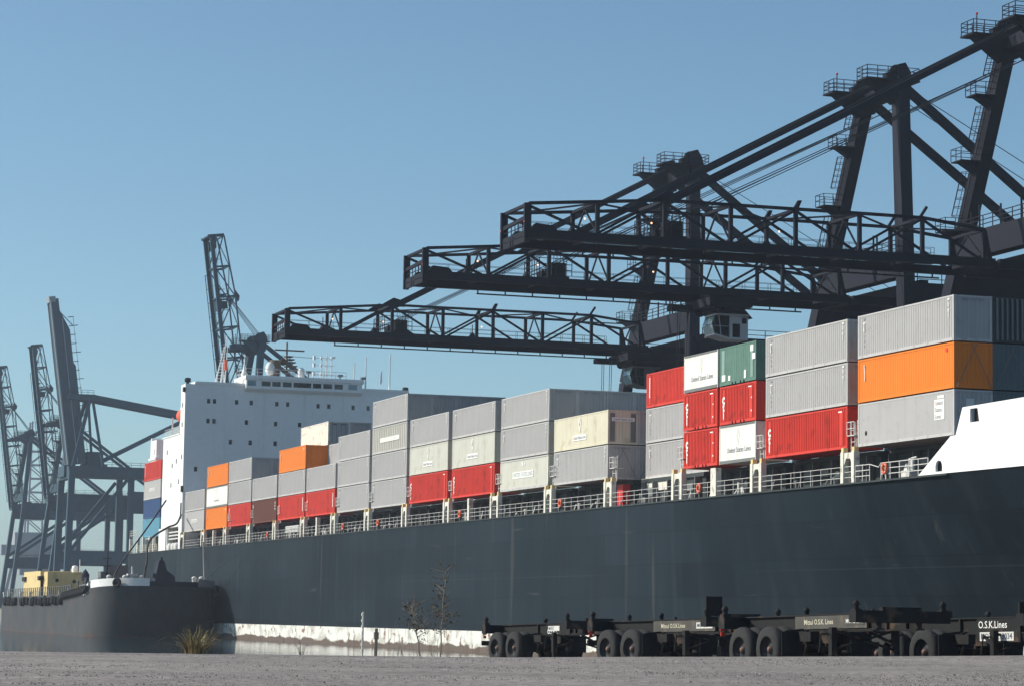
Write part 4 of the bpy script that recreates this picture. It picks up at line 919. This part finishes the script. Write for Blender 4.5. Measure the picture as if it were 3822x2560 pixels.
b = MB(); b.box(-2.7, -2.1, -.25, .05, 0, 41); b.box(2.1, 2.7, -.25, .05, 0, 41); b.box(-2.4, 2.4, -.4, 1.2, 40.2, 41.6); b.box(2.3, 2.42, 2.2, 2.4, 0, 36); pb('boom_flange', b, bo, 'hazeship')  # flanges in a paler tone that paints their sunlit stripes
b = MB()
for i in range(17): b.box(.5, 1.5, 4.0, 5.4 if i % 3 else 6.2, 1+i*2.2, 1.12+i*2.2)
b.tube((1, 5.2, 1), (1, 5.2, 36), .06, 4); b.tube((1,1.9,38), (1,5,34), .12, 4); pb('boom_walkway', b, bo)
b = MB(); b.box(-2, 2, 2, 6, 36, 39); b.box(-2.5, 2.5, 1, 7, 35.5, 36); pb('hinge_housing', b)
# pale lattice crane far beyond
fc = thing('lattice_crane', 'pale blue lattice crane far beyond the raised booms', 'crane', (-1080, 160, 2.1), 0, 'quay container cranes')
b = MB()
for x in (-4, 4):
    for y in (-3.5, 3.5): b.beam((x, y, 30), (x*.8, y*.8, 76), .7, .7, (0,1,0)); b.beam((x*2, y*3.2, 0), (x*1.5, y*1.6, 30), 1.2, 1.2, (0,1,0))
    for i in range(8):
        z = 31+i*5.5; b.beam((x, -3.3, z), (x, 3.3, z), .45, .45); b.beam((x, -3.3 if i % 2 else 3.3, z), (x, 3.3 if i % 2 else -3.3, z+5.5), .4, .4)
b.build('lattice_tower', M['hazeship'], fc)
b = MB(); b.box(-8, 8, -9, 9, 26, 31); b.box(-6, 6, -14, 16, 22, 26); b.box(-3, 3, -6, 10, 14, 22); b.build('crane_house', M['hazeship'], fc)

# ------------------------------------------------------------------ bunker barge
bg_ = thing('bunker_barge', 'dark low barge with white bow bulwark lying against the ship stern', 'barge', (-354, 62, WZ))
class BG(MB):
    def build(s, name, material, parent=None):
        s.v = [(a+365, b*.966-62, c-WZ) for a, b, c in s.v]; return MB.build(s, name, material, parent or bg_)
def bdeck(x): return lerp_tab([(-414,3.75),(-380,3.75),(-350,3.95),(-338,4.25),(-326,4.9)], x)
def bside(x, z):
    """half width of the barge at station x and height z"""
    wmax = 7.85; tip = -324.5-.55*max(0, bdeck(x)-z)
    if x > tip-9: return wmax*max(.0, 1-(max(0, x-(tip-9))/9)**2.6)**.5 if x < tip else 0
    if x < -408: return wmax-(max(0, -408-x)/6)**2*1.3
    return wmax
bx = [-414+i*4 for i in range(18)]+[-343+i*1.2 for i in range(13)]+[-327+.5*i for i in range(6)]
bx = sorted(bx); zq = [0, .2, .4, .6, .8, 1.0]
def bpt(x, k, sgn):
    zt = bdeck(x); z = WZ-1.2+(zt-WZ+1.2)*k; return (x, 64.2+sgn*bside(x, z), z)
b = BG(); loops = []
sx_ = [-414+i*3.2 for i in range(26)]
for k in zq:
    zt_ = 4.3; tip = -324.5-.55*max(0, 4.9-(WZ-1.2+(4.9-WZ+1.2)*k)); L_ = []
    for sgn in (-1, 1):
        side = [(x, sgn*(7.85-(max(0, -408-x)/6)**2*1.3)) for x in sx_ if x < tip-9.3]+[(tip-9+9*math.sin(R(a))**.77, sgn*7.85*math.cos(R(a))**.77) for a in (0, 8, 16, 25, 34, 43, 52, 61, 70, 78, 84, 88)]
        L_.append(side)
    n0 = min(len(L_[0]), 999); ring = L_[0]+[(tip, 0)]+L_[1][::-1]
    loops.append([(x, 64.2+y, WZ-1.2+(bdeck(x)-WZ+1.2)*k) for x, y in ring])
n = min(len(l) for l in loops); loops = [l[(len(l)-n)//2:(len(l)-n)//2+n] if len(l) > n else l for l in loops]
b.add([p for l in loops for p in l], [(k*n+i, k*n+i+1, (k+1)*n+i+1, (k+1)*n+i) for k in range(len(zq)-1) for i in range(n-1)], True)
n = len(bx); b.add([(x, 64.2-bside(x, bdeck(x)), bdeck(x)-.03) for x in bx]+[(x, 64.2+bside(x, bdeck(x)), bdeck(x)-.03) for x in bx], [(i, i+1, n+i+1, n+i) for i in range(n-1)])
n6 = len(zq); b.add([bpt(bx[0], k, -1) for k in zq]+[bpt(bx[0], k, 1) for k in zq], [(j, n6+j, n6+j+1, j+1) for j in range(n6-1)])
b.build('hull', M['bargehull'])
def bulwark(y0, y1, h, name, m):
    b = BG(); pts = []
    for i in range(25):
        y = y0+(y1-y0)*i/24; f = abs(y-64.2)/7.85; x = -333.5+9*max(0, 1-min(1, f)**2)**(1/2.6); z = bdeck(x)-.02
        if f > 1: x = -333.5
        pts.append((x, y, z))
    for a, c in zip(pts[:-1], pts[1:]): b.prism([a, c, (c[0], c[1], c[2]+h), (a[0], a[1], a[2]+h)], (-.25,0,0))
    b.build(name, M[m])
bulwark(56.4, 62.4, .95, 'bow_bulwark', 'ship_white'); bulwark(68.7, 72.0, .95, 'bow_bulwark', 'hazeship'); bulwark(62.4, 68.7, .6, 'bow_ramp', 'bargedark')  # starboard half of the white bulwark in a greyer colour than the port half
b = BG(); b.prism([(-333.4,56.3,4.0),(-336.5,56.25,3.7),(-336.5,56.25,4.3),(-333.4,56.3,5.3)], (0,.2,0)); b.build('bulwark_wing', M['ship_white'])
for c_, ax in (((-326.1, 58.6, 5.25), (.75,-.65,.1)), ((-329.2, 71.8, 4.6), (.6,.8,0))):
    b = BG(); b.torus(c_, ax, .42, .2, 16, 8); b.lathe(c_, ax, [(-.1,.3),(.0,.3),(.0,.01)], 12); b.build('tyre_fender', M['rubber'])
b = BG(); b.prism([(-331,64.3,4.9),(-331,67.0,4.9),(-331,66.8,6.2),(-331,65.8,6.9),(-331,65.4,8.1),(-331,64.8,8.1),(-331,64.5,6.6)], (-2.2,0,0)); b.box(-331.6, -331.2, 65.0, 65.25, 8.1, 8.5); b.box(-332, -330.9, 64.0, 64.4, 6.0, 6.5); b.build('winch_tower', M['bargedark'])
# fenders along the side: separate tyres and rubber blocks
fx = [-405,-403.6,-402.3,-401,-399.6,-398.2,-396.6,-395,-393.2,-388.2,-386.4,-384.6,-382,-377.5,-375.8,-374,-370,-368.4,-366.6,-364.5,-362,-360.4,-358.7,-356.5,-354.5,-352.6]
for i, x in enumerate(fx):
    b = BG(); dz = random.uniform(-.15, .1)
    if i % 3 == 0: b.torus((x, 56.12, 3.15+dz), (0,1,0), .42, .17, 14, 6)
    else: b.lathe((x, 56.1, 2.55+dz), (.08*(i % 2),0,1), [(0,.2),(.05,.28),(1.05,.28),(1.1,.2)], 10)
    b.build('side_fender', M['rubber'])
for i in range(11):
    x = -351.0+i*1.72; b = BG(); b.lathe((x, 56.1, 3.7+.07*i), (.9,0,.25), [(-.75,.1),(-.7,.36),(.7,.36),(.75,.1)], 10); b.build('side_fender', M['rubber'])
b = BG()
for i in range(34):
    x = -404+i*1.75; b.tube((x, 56.35, bdeck(x)), (x, 56.35, bdeck(x)+1.15), .07, 5)
b.tube((-404, 56.35, 4.75), (-347, 56.35, 5.0), .03, 4); b.build('side_stanchion', M['plate'])
b = BG()
for i in range(8):
    x = -408+i*8.5; b.piece().tube((x, 56.6, bdeck(x)), (x, 56.6, bdeck(x)+.6), .2, 8); b.box(x-.4, x+.4, 56.4, 56.9, bdeck(x)+.5, bdeck(x)+.68)
for x, y in ((-331, 58.5), (-330, 60.3), (-331, 62.6), (-330, 70.0), (-331, 69.3)): b.piece().tube((x, y, 4.4), (x, y, 5.9), .28, 8); b.ball((x, y, 6.0), .34, 8, .7)
b.piece().box(-331.6, -330.6, 60.8, 62, 6.2, 6.4); b.tube((-331, 61.4, 5.5), (-331, 61.4, 7.3), .12, 6); b.build('bollard', M['rail'])
b = BG(); b.box(-391.5, -376, 57.0, 62.7, 3.7, 7.2); b.box(-374.8, -371.5, 57.3, 62.6, 3.7, 7.05); b.box(-376, -374.8, 58.6, 62.5, 3.7, 7.0); dh = b.build('deckhouse', M['yellow'])
class BD(BG):
    def build(s, name, material, parent=None): return BG.build(s, name, material, dh)
b = BD(); b.box(-377, -375.9, 57.1, 57.4, 3.8, 6.0); b.build('door', M['dark']); b = BD(); b.box(-391.8, -388.8, 56.75, 57.0, 5.9, 6.5); b.piece().box(-376.2, -374.6, 56.6, 57.5, 5.9, 6.5); b.build('side_locker', M['dark'])
for x, z in ((-371.43, 5.9), (-371.43, 5.8)):
    b = BD(); b.lathe((x, 58.6 if z > 5.85 else 61.0, z), (1,0,0), [(0,.25),(.03,.25),(.03,.01)], 10); b.build('porthole', M['dark'])
b = BD(); b.lathe((-374, 61.5, 7.0), (0,0,1), [(0,.4),(.5,.45),(.9,.4),(1.0,.1)], 10); b.tube((-373, 62, 7.0), (-373, 62, 8.8), .06, 5); b.build('roof_vent', M['ship_white'])
b = BG(); b.box(-350, -345.5, 58.5, 61.5, 4, 5.5); b.lathe((-347, 58.3, 5.5), (0,0,1), [(0,.5),(.9,.55),(1.3,.3),(1.6,.05)], 10); b.build('pump_housing', M['bargedark'])
b = BG()
for i in range(7):
    x = -348+i*1.9; y = 57.6+.5*(i % 3); b.tube((x, y, 4.2), (x, y, 5.6+.4*(i % 2)), .10, 6); b.torus((x, y, 5.5), (0,0,1), .22, .05, 10, 4)
b.tube((-349, 58, 5.0), (-336, 58, 5.3), .12, 6); b.tube((-349, 59, 4.9), (-336, 59.5, 5.2), .12, 6); b.box(-345, -343, 59.6, 62, 4.2, 6.8); b.box(-342.5, -342.2, 60.3, 63, 4.2, 7.6); b.build('deck_piping', M['plate'])
b = BG(); b.tube((-340, 59.75, 4.5), (-340, 59.95, 9.3), .16, 7, .08)
for z in (6.5, 7.4, 8.3): b.box(-340.1, -339.9, 59.3, 60.4, z, z+.1)
b.build('mast', M['bargedark'])
b = BG(); b.tube((-331, 70.6, 5.6), (-329, 69.9, 10.4), .10, 7, .07); b.tube((-331,70.6,4.6), (-331,70.6,6.1), .32, 8); b.build('hose_davit', M['rail'])
def curve3(pts, k=8):
    P = [Vector(p) for p in pts]; P = [P[0]*2-P[1]]+P+[P[-1]*2-P[-2]]; out = []
    for i in range(1, len(P)-2):
        for j in range(k):
            t = j/k; a, b_, c, d_ = P[i-1:i+3]; out.append(.5*((2*b_)+(c-a)*t+(2*a-5*b_+4*c-d_)*t*t+(3*b_-a-3*c+d_)*t**3))
    return out+[P[-2]]
hs = MB(); hs.path(curve3([(-323,57.5,5.6),(-324,58.6,7.6),(-324,61.8,12.2),(-324.5,64.1,15.6)]), .11, 6); ho = hs.build('derrick_boom', M['hose']); tag(ho, 'straight dark derrick boom slanting from barge bow towards the superstructure', 'derrick')
hs = MB(); hs.path(curve3([(-322,61.0,5.3),(-323.5,61.7,7.8),(-325.5,62.4,10.6),(-331,65.6,12.4),(-338,68.2,13.2),(-344.5,70.1,14.6)]), .13, 7); ho = hs.build('fuel_hose', M['hose']); tag(ho, 'thick curved black hose climbing from the barge to the ship', 'hose')
hs = MB(); hs.path(curve3([(-319,67.8,5.6),(-313,68.6,7.3),(-300,69.8,10.2)]), .035, 4); ho = hs.build('mooring_line', M['rope']); tag(ho, 'thin mooring line from the barge bow up to the ship rail', 'rope')

# ------------------------------------------------------------------ container chassis trailers
def chassis_proto():
    root = thing('chassis_trailer', '', 'trailer', group='container chassis parked behind the road')
    b = MB()
    for sy in (-1, 1):
        y = sy*.52
        b.box(.1, 6.0, y-.02, y+.02, .96, 1.28); b.box(.1, 6.0, y-.09, y+.09, 1.28, 1.31); b.box(.1, 6.0, y-.09, y+.09, .93, .96)
        for x in (2.9, 3.8, 4.7, 5.5): b.box(x-.03, x+.03, y-.085, y+.085, .96, 1.28)
    for x in (1.6, 2.8, 4.2): b.box(x-.06, x+.06, -.5, .5, 1.0, 1.2)
    b.build('main_frame', M['chassis'], root)
    b = MB(); b.box(0, .28, -1.22, 1.22, 1.02, 1.30); b.box(-.02, .02, -1.22, 1.22, .62, .78); b.box(-.02, .04, -.6, -.5, .7, 1.05); b.box(-.02, .04, .5, .6, .7, 1.05); bl = b.build('rear_bolster', M['chassis'], root)
    b = MB()
    for y in (-1.1, 1.1): b.box(-.03, 0, y-.07, y+.07, .98, 1.08); b.box(-.03, 0, y-.05, y+.05, .86, .95)
    b.build('tail_lamp', M['lampred'], bl)
    b = MB(); b.box(-.026, -.003, -.95, -.25, 1.06, 1.22); b.build('plate', M['markpale'], bl)
    b = MB(); b.box(5.82, 6.1, -1.22, 1.22, 1.08, 1.34); b.box(5.9, 6.05, -.5, .5, 1.34, 1.42); fb = b.build('front_bolster', M['chassis'], root)
    b = MB()
    for y in (-1.12, 1.12): b.box(5.78, 5.83, y-.06, y+.06, 1.14, 1.27)
    b.build('marker_lamp', M['lampamber'], fb)
    for x in (.14, 5.96):
        for y in (-1.12, 1.12):
            b = MB(); b.box(x-.09, x+.09, y-.09, y+.09, 1.28, 1.37); b.lathe((x, y, 1.37), (0,0,1), [(0,.07),(.08,.06),(.1,.085),(.16,.07),(.2,.02)], 8); b.build('twist_lock', M['chassis'], root)
    tp = [(-.13,.30),(-.13,.44),(-.10,.51),(-.04,.53),(.04,.53),(.10,.51),(.13,.44),(.13,.30)]
    for x in (.95, 2.22):
        b = MB(); b.tube((x, -1.1, .53), (x, 1.1, .53), .09, 8); b.box(x-.35, x+.35, -.62, -.42, .68, .92); b.box(x-.35, x+.35, .42, .62, .68, .92); b.build('axle', M['chassis'], root)
        for y in (-1.08, -.76, .76, 1.08):
            b = MB(); b.lathe((x, y, .53), (0,1,0), tp, 28); w_ = b.build('wheel', M['tyre'], root)
            s_ = -1 if y < 0 else 1
            b = MB(); b.lathe((x, y, .53), (0,s_,0), [(.11,.31),(.10,.30),(-.02,.27),(-.02,.10),(.04,.10),(.04,.005)], 20); b.torus((x, y+s_*.10, .53), (0,1,0), .305, .018, 20, 5); b.build('rim', M['rim'], w_)
            if abs(y) > 1: b = MB(); b.lathe((x, y, .53), (0,s_,0), [(.0,.075),(.05,.06),(.08,.05),(.085,.01)], 12); b.build('hub', M['hub'], w_)
    for y in (-.82, .82):
        b = MB(); b.box(4.42, 4.56, y-.07, y+.07, .35, 1.0); b.box(4.44, 4.54, y-.05, y+.05, .08, .35); b.box(4.36, 4.62, y-.13, y+.13, .02, .08); b.beam((4.49, y, .62), (3.7, y*.7, .96), .06, .06); b.beam((4.49, y, .5), (4.49, -y, .95), .05, .05)
        b.tube((4.49, y-.09 if y < 0 else y+.09, .85), (4.49, y-.3 if y < 0 else y+.3, .85), .02, 5); b.tube((4.49, y-.3 if y < 0 else y+.3, .85), (4.40, y-.3 if y < 0 else y+.3, .45), .02, 5); b.build('landing_leg', M['chassis'], root)
    b = MB()
    for y in (-.92, .92): b.piece().box(2.88, 2.90, y-.28, y+.28, .38, .92); b.beam((2.89, y-.2, .92), (2.89, y*.6, .98), .05, .05)
    b.build('mud_flap', M['rubber'], root)
    b = MB(); b.box(3.0, 3.5, -.80, -.6, .70, .92); b.tube((3.1,-.7,.92), (3.1,-.55,.98), .03, 5); b.beam((3.2, -.7, .72), (3.05, -.7, .35), .05, .05); b.build('tool_box', M['chassis'], root)
    return root
ch0 = chassis_proto()
# (near-side rear wheel x, y, heading, letters, plate, label)
tr = [(-84.1, 27.9, 8, 'O.S.K.L', 'MOST', 'chassis trailer with pale plates, its tail lamps in front of the white boot-top'),
      (-68.8, 26.05, 10, 'Mitsui O.S.K.Lines', 'MOTZ2061', 'chassis trailer with dusty frame, cream lettering and a raised dark flap'),
      (-57.4, 25.1, 6, 'Mitsui O.S.K. Lines', 'MOTZ42060', 'chassis trailer with the largest wheels, faded lettering on its long frame'),
      (-56.9, 28.75, 8, 'O.S.K.Lines', 'MOTZ 213034', 'shaded chassis trailer with white lettering above a white number plate'),
      (-51.6, 32.0, 9, '', 'MOTZ 21', 'shaded chassis trailer cut by the photo edge')]
tr2 = [(-76.4, 31.6, 9, '', 'MOSU', 'chassis trailer of the back row, behind the pale-plated one'),
       (-65.5, 32.6, 8, '', '', 'chassis trailer of the back row, behind the dusty cream-lettered one')]
chs = [ch0]+[copy_tree(ch0) for _ in range(len(tr+tr2)-1)]
for i, (x, y, hd, tx, pl, lab) in enumerate(tr+tr2):
    o = chs[i]
    a = R(hd); ux = Vector((math.cos(a), math.sin(a), 0)); uy = Vector((-math.sin(a), math.cos(a), 0))
    p = Vector((x, y, 0))-ux*.95+uy*1.08; c = p+ux*2
    o.location = (p.x, p.y, ground_z(c.x, c.y)+.0); o.rotation_euler.z = a; o['label'] = lab
    z2 = ground_z(p.x+ux.x*4.5, p.y+ux.y*4.5); z1 = ground_z(p.x+ux.x*1.5, p.y+ux.y*1.5); o.location.z = z1; o.rotation_euler.y = -math.atan2(max(z2-z1, 0)+.10, 3.0)*.5
    X = (1,0,0); Z = (0,0,1); y_ = -.62
    if tx or pl:
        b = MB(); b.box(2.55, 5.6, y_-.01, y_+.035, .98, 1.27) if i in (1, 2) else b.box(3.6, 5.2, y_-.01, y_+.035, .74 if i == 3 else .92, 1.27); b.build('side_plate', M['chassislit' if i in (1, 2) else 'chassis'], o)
        if tx:
            b = MB(); b.text(tx, (2.95 if i in (1, 2) else 3.66, y_-.014, 1.13 if i != 0 else 1.03), X, Z, .165 if i in (1, 2) else .23, .006); b.build('lettering', M['cream' if i in (1, 2) else 'mark'], o)
        if pl:
            xa = 4.72 if i in (1, 2) else 3.72
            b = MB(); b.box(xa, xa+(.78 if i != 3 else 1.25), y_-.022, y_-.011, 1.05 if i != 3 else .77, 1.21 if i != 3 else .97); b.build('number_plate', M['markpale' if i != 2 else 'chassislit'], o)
            b = MB(); b.text(pl, (xa+.04, y_-.025, 1.13 if i != 3 else .87), X, Z, .14 if i != 3 else .19, .003); b.build('plate_number', M['ink' if i != 2 else 'mark'], o)
    if i in (1, 3):
        b = MB()
        for yy in (-1.0, -.1) if i == 3 else (-.9,): b.box(5.95, 6.0, yy-.25, yy+.25, 1.36, 1.86 if i == 1 else 1.6)
        b.build('raised_flap', M['rubber'], o)

# ------------------------------------------------------------------ plants and post at the road's edge
def at(s_, t_): p = FD*s_+RD*t_; return Vector((p.x, p.y, ground_z(p.x, p.y)))
tuft = thing('grass_tuft', 'tall tuft of dry straw and olive grass at the road edge', 'grass', at(51.4, -5.95))
random.seed(11)
for nm, mt, cnt in (('dry_blades', 'straw', 150), ('green_blades', 'blade', 95)):
    b = MB()
    for i in range(cnt):
        a = random.uniform(0, 6.28); r0 = random.uniform(0, .30); Lr = random.uniform(.30, .84); out = random.uniform(.1, 1.0)*(1 if i % 3 else .5); w0 = random.uniform(.006, .012)
        d_ = Vector((math.cos(a), math.sin(a), 0)); sd = Vector((-d_.y, d_.x, 0)); base = d_*r0+sd*random.uniform(-.1, .1); pp = []
        for k in range(7):
            u = k/6; pp.append(base+d_*(out*u**1.7)+Vector((0,0,Lr*(u-(.75*out+.1)*u**3))))
        vs = []
        for k, p in enumerate(pp): w_ = w0*(1-k/6.3); vs += [p-sd*w_, p+sd*w_]
        b.add(vs, [(2*k, 2*k+1, 2*k+3, 2*k+2) for k in range(6)])
    b.build(nm, M[mt], tuft)
def sapling(s_, t_, H, label, lean, seed, leaves):
    random.seed(seed); o = thing('sapling', label, 'sapling', at(s_, t_)); tw = MB(); lf = MB(); st = MB()
    pts = [Vector((lean*RD.x*(k/8)**1.3, lean*RD.y*(k/8)**1.3, H*k/8))+Vector((random.uniform(-.02,.02),random.uniform(-.02,.02),0)) for k in range(9)]
    st.path(pts, .020, 6, .005)
    for i in range(40):
        u = random.uniform(.30, 1); k = min(7, int(u*8)); p = pts[k].lerp(pts[k+1], u*8-k); a = random.uniform(0, 6.28); Lr = random.uniform(.12, .38)
        e = p+Vector((math.cos(a)*Lr, math.sin(a)*Lr, random.uniform(.05, .3))); tw.tube(p, e, .006, 4, .002)
        for j in range(leaves):
            c = p.lerp(e, random.uniform(.3, 1.05))+Vector((random.uniform(-.05,.05), random.uniform(-.05,.05), random.uniform(-.05,.05))); u1 = Vector((random.uniform(-1,1),random.uniform(-1,1),random.uniform(-1,1))).normalized(); v1 = u1.orthogonal().normalized(); s1 = random.uniform(.010, .026)
            lf.add([c-u1*s1*1.6, c+v1*s1*.7, c+u1*s1*1.6, c-v1*s1*.7], [(0,1,2,3)])
    st.build('stem', M['bark'], o); tw.build('twigs', M['bark'], o); lf.build('leaves', M['leaf'], o)
sapling(55.0, -1.72, 1.25, 'shorter leaning sapling with sparse brown leaves', -.22, 3, 5)
sapling(55.2, -1.35, 1.95, 'taller thin sapling with sparse brown leaves on its upper twigs', .12, 5, 5)
random.seed(21)
wd = thing('weed_clump', 'few thin dry weed stalks at the foot of the saplings', 'weeds', at(54.6, -1.75)); b = MB()
for i in range(26):
    x = random.uniform(-.55, .45); p = Vector((RD.x*x, RD.y*x, 0)); e = p+Vector((random.uniform(-.15,.15), random.uniform(-.15,.15), random.uniform(.25, .85))); m_ = p.lerp(e, .6)+Vector((random.uniform(-.04,.04),0,0)); b.path([p, m_, e], .005, 4, .002)
b.build('stalks', M['bark'], wd)
random.seed(23)
wd = thing('weed_clump', 'small curled weed sprout between the grass tuft and the gauge post', 'weeds', at(53.2, -4.05)); b = MB()
for i in range(9):
    a = random.uniform(0, 6.28); e = Vector((math.cos(a)*.16, math.sin(a)*.16, random.uniform(.2, .4))); b.path([(0,0,0), e*.6+Vector((0,0,.1)), e], .006, 4, .002)
b.build('stalks', M['blade'], wd)
gp = thing('gauge_post', 'thin white and black notched gauge post at the water edge', 'post', at(56.0, -2.98)); 
b = MB(); b.box(-.016, .016, -.016, .016, 0, 1.12); b.build('post', M['post'], gp)
b = MB()
for i in range(8): b.box(-.036, .005, -.028, -.005, .16+i*.125, .215+i*.125)
b.build('band', M['post'], gp)
b = MB(); b.tube((.10,.26,0), (.10,.27,.78), .035, 7); b.box(.06, .14, .22, .31, .55, .70); b.build('stub', M['bark'], gp)

# ------------------------------------------------------------------ far shore stacks and stair tower
random.seed(31)
for i, (x, y, n_) in enumerate([(-1540, 148, 5), (-1560, 168, 4), (-1535, 190, 5), (-1570, 118, 3)]):
    st = thing('far_container_stack', f"faint hazy container stack on the far shore, {['cut by the photo edge','second from the photo edge','third from the photo edge','lowest of them'][i]}", 'container stack', (x, y, 1.6), 0, 'container stacks on the far shore')
    for j, c_ in enumerate(('redbar', 'grey', 'orange')):
        b = MB(); b.box(-6, 6, -8+j*5.4, -3+j*5.4, 0, 2.6*(n_-j % 2)); b.build('stacked_boxes', M[{'redbar': 'red', 'grey': 'grey', 'orange': 'orange'}[c_]], st)
stt = thing('stair_tower', 'white sunlit tower behind the near black crane legs', 'tower', (-187.5, 127, 2.1))
b = MB(); b.box(-1.2, 1.2, -1.2, 1.2, 0, 30.5); b.build('shaft', M['ship_white'], stt)
b = MB(); b.box(1.2, 1.24, -.4, .4, 28.2, 29.2); b.build('window', M['dark'], stt)

# ------------------------------------------------------------------ haze
hz = bpy.data.materials.new('haze_air'); hz.use_nodes = True; t = hz.node_tree; t.nodes.clear()
o_ = t.nodes.new('ShaderNodeOutputMaterial'); v = t.nodes.new('ShaderNodeVolumePrincipled')
v.inputs['Color'].default_value = (.78, .86, 1, 1); v.inputs['Density'].default_value = .00021; v.inputs['Anisotropy'].default_value = .3
t.links.new(v.outputs[0], o_.inputs['Volume'])
b = MB(); b.box(-2900, 120, -1000, 1000, -6, 84)
ho = b.build('haze', hz); ho['kind'] = 'stuff'
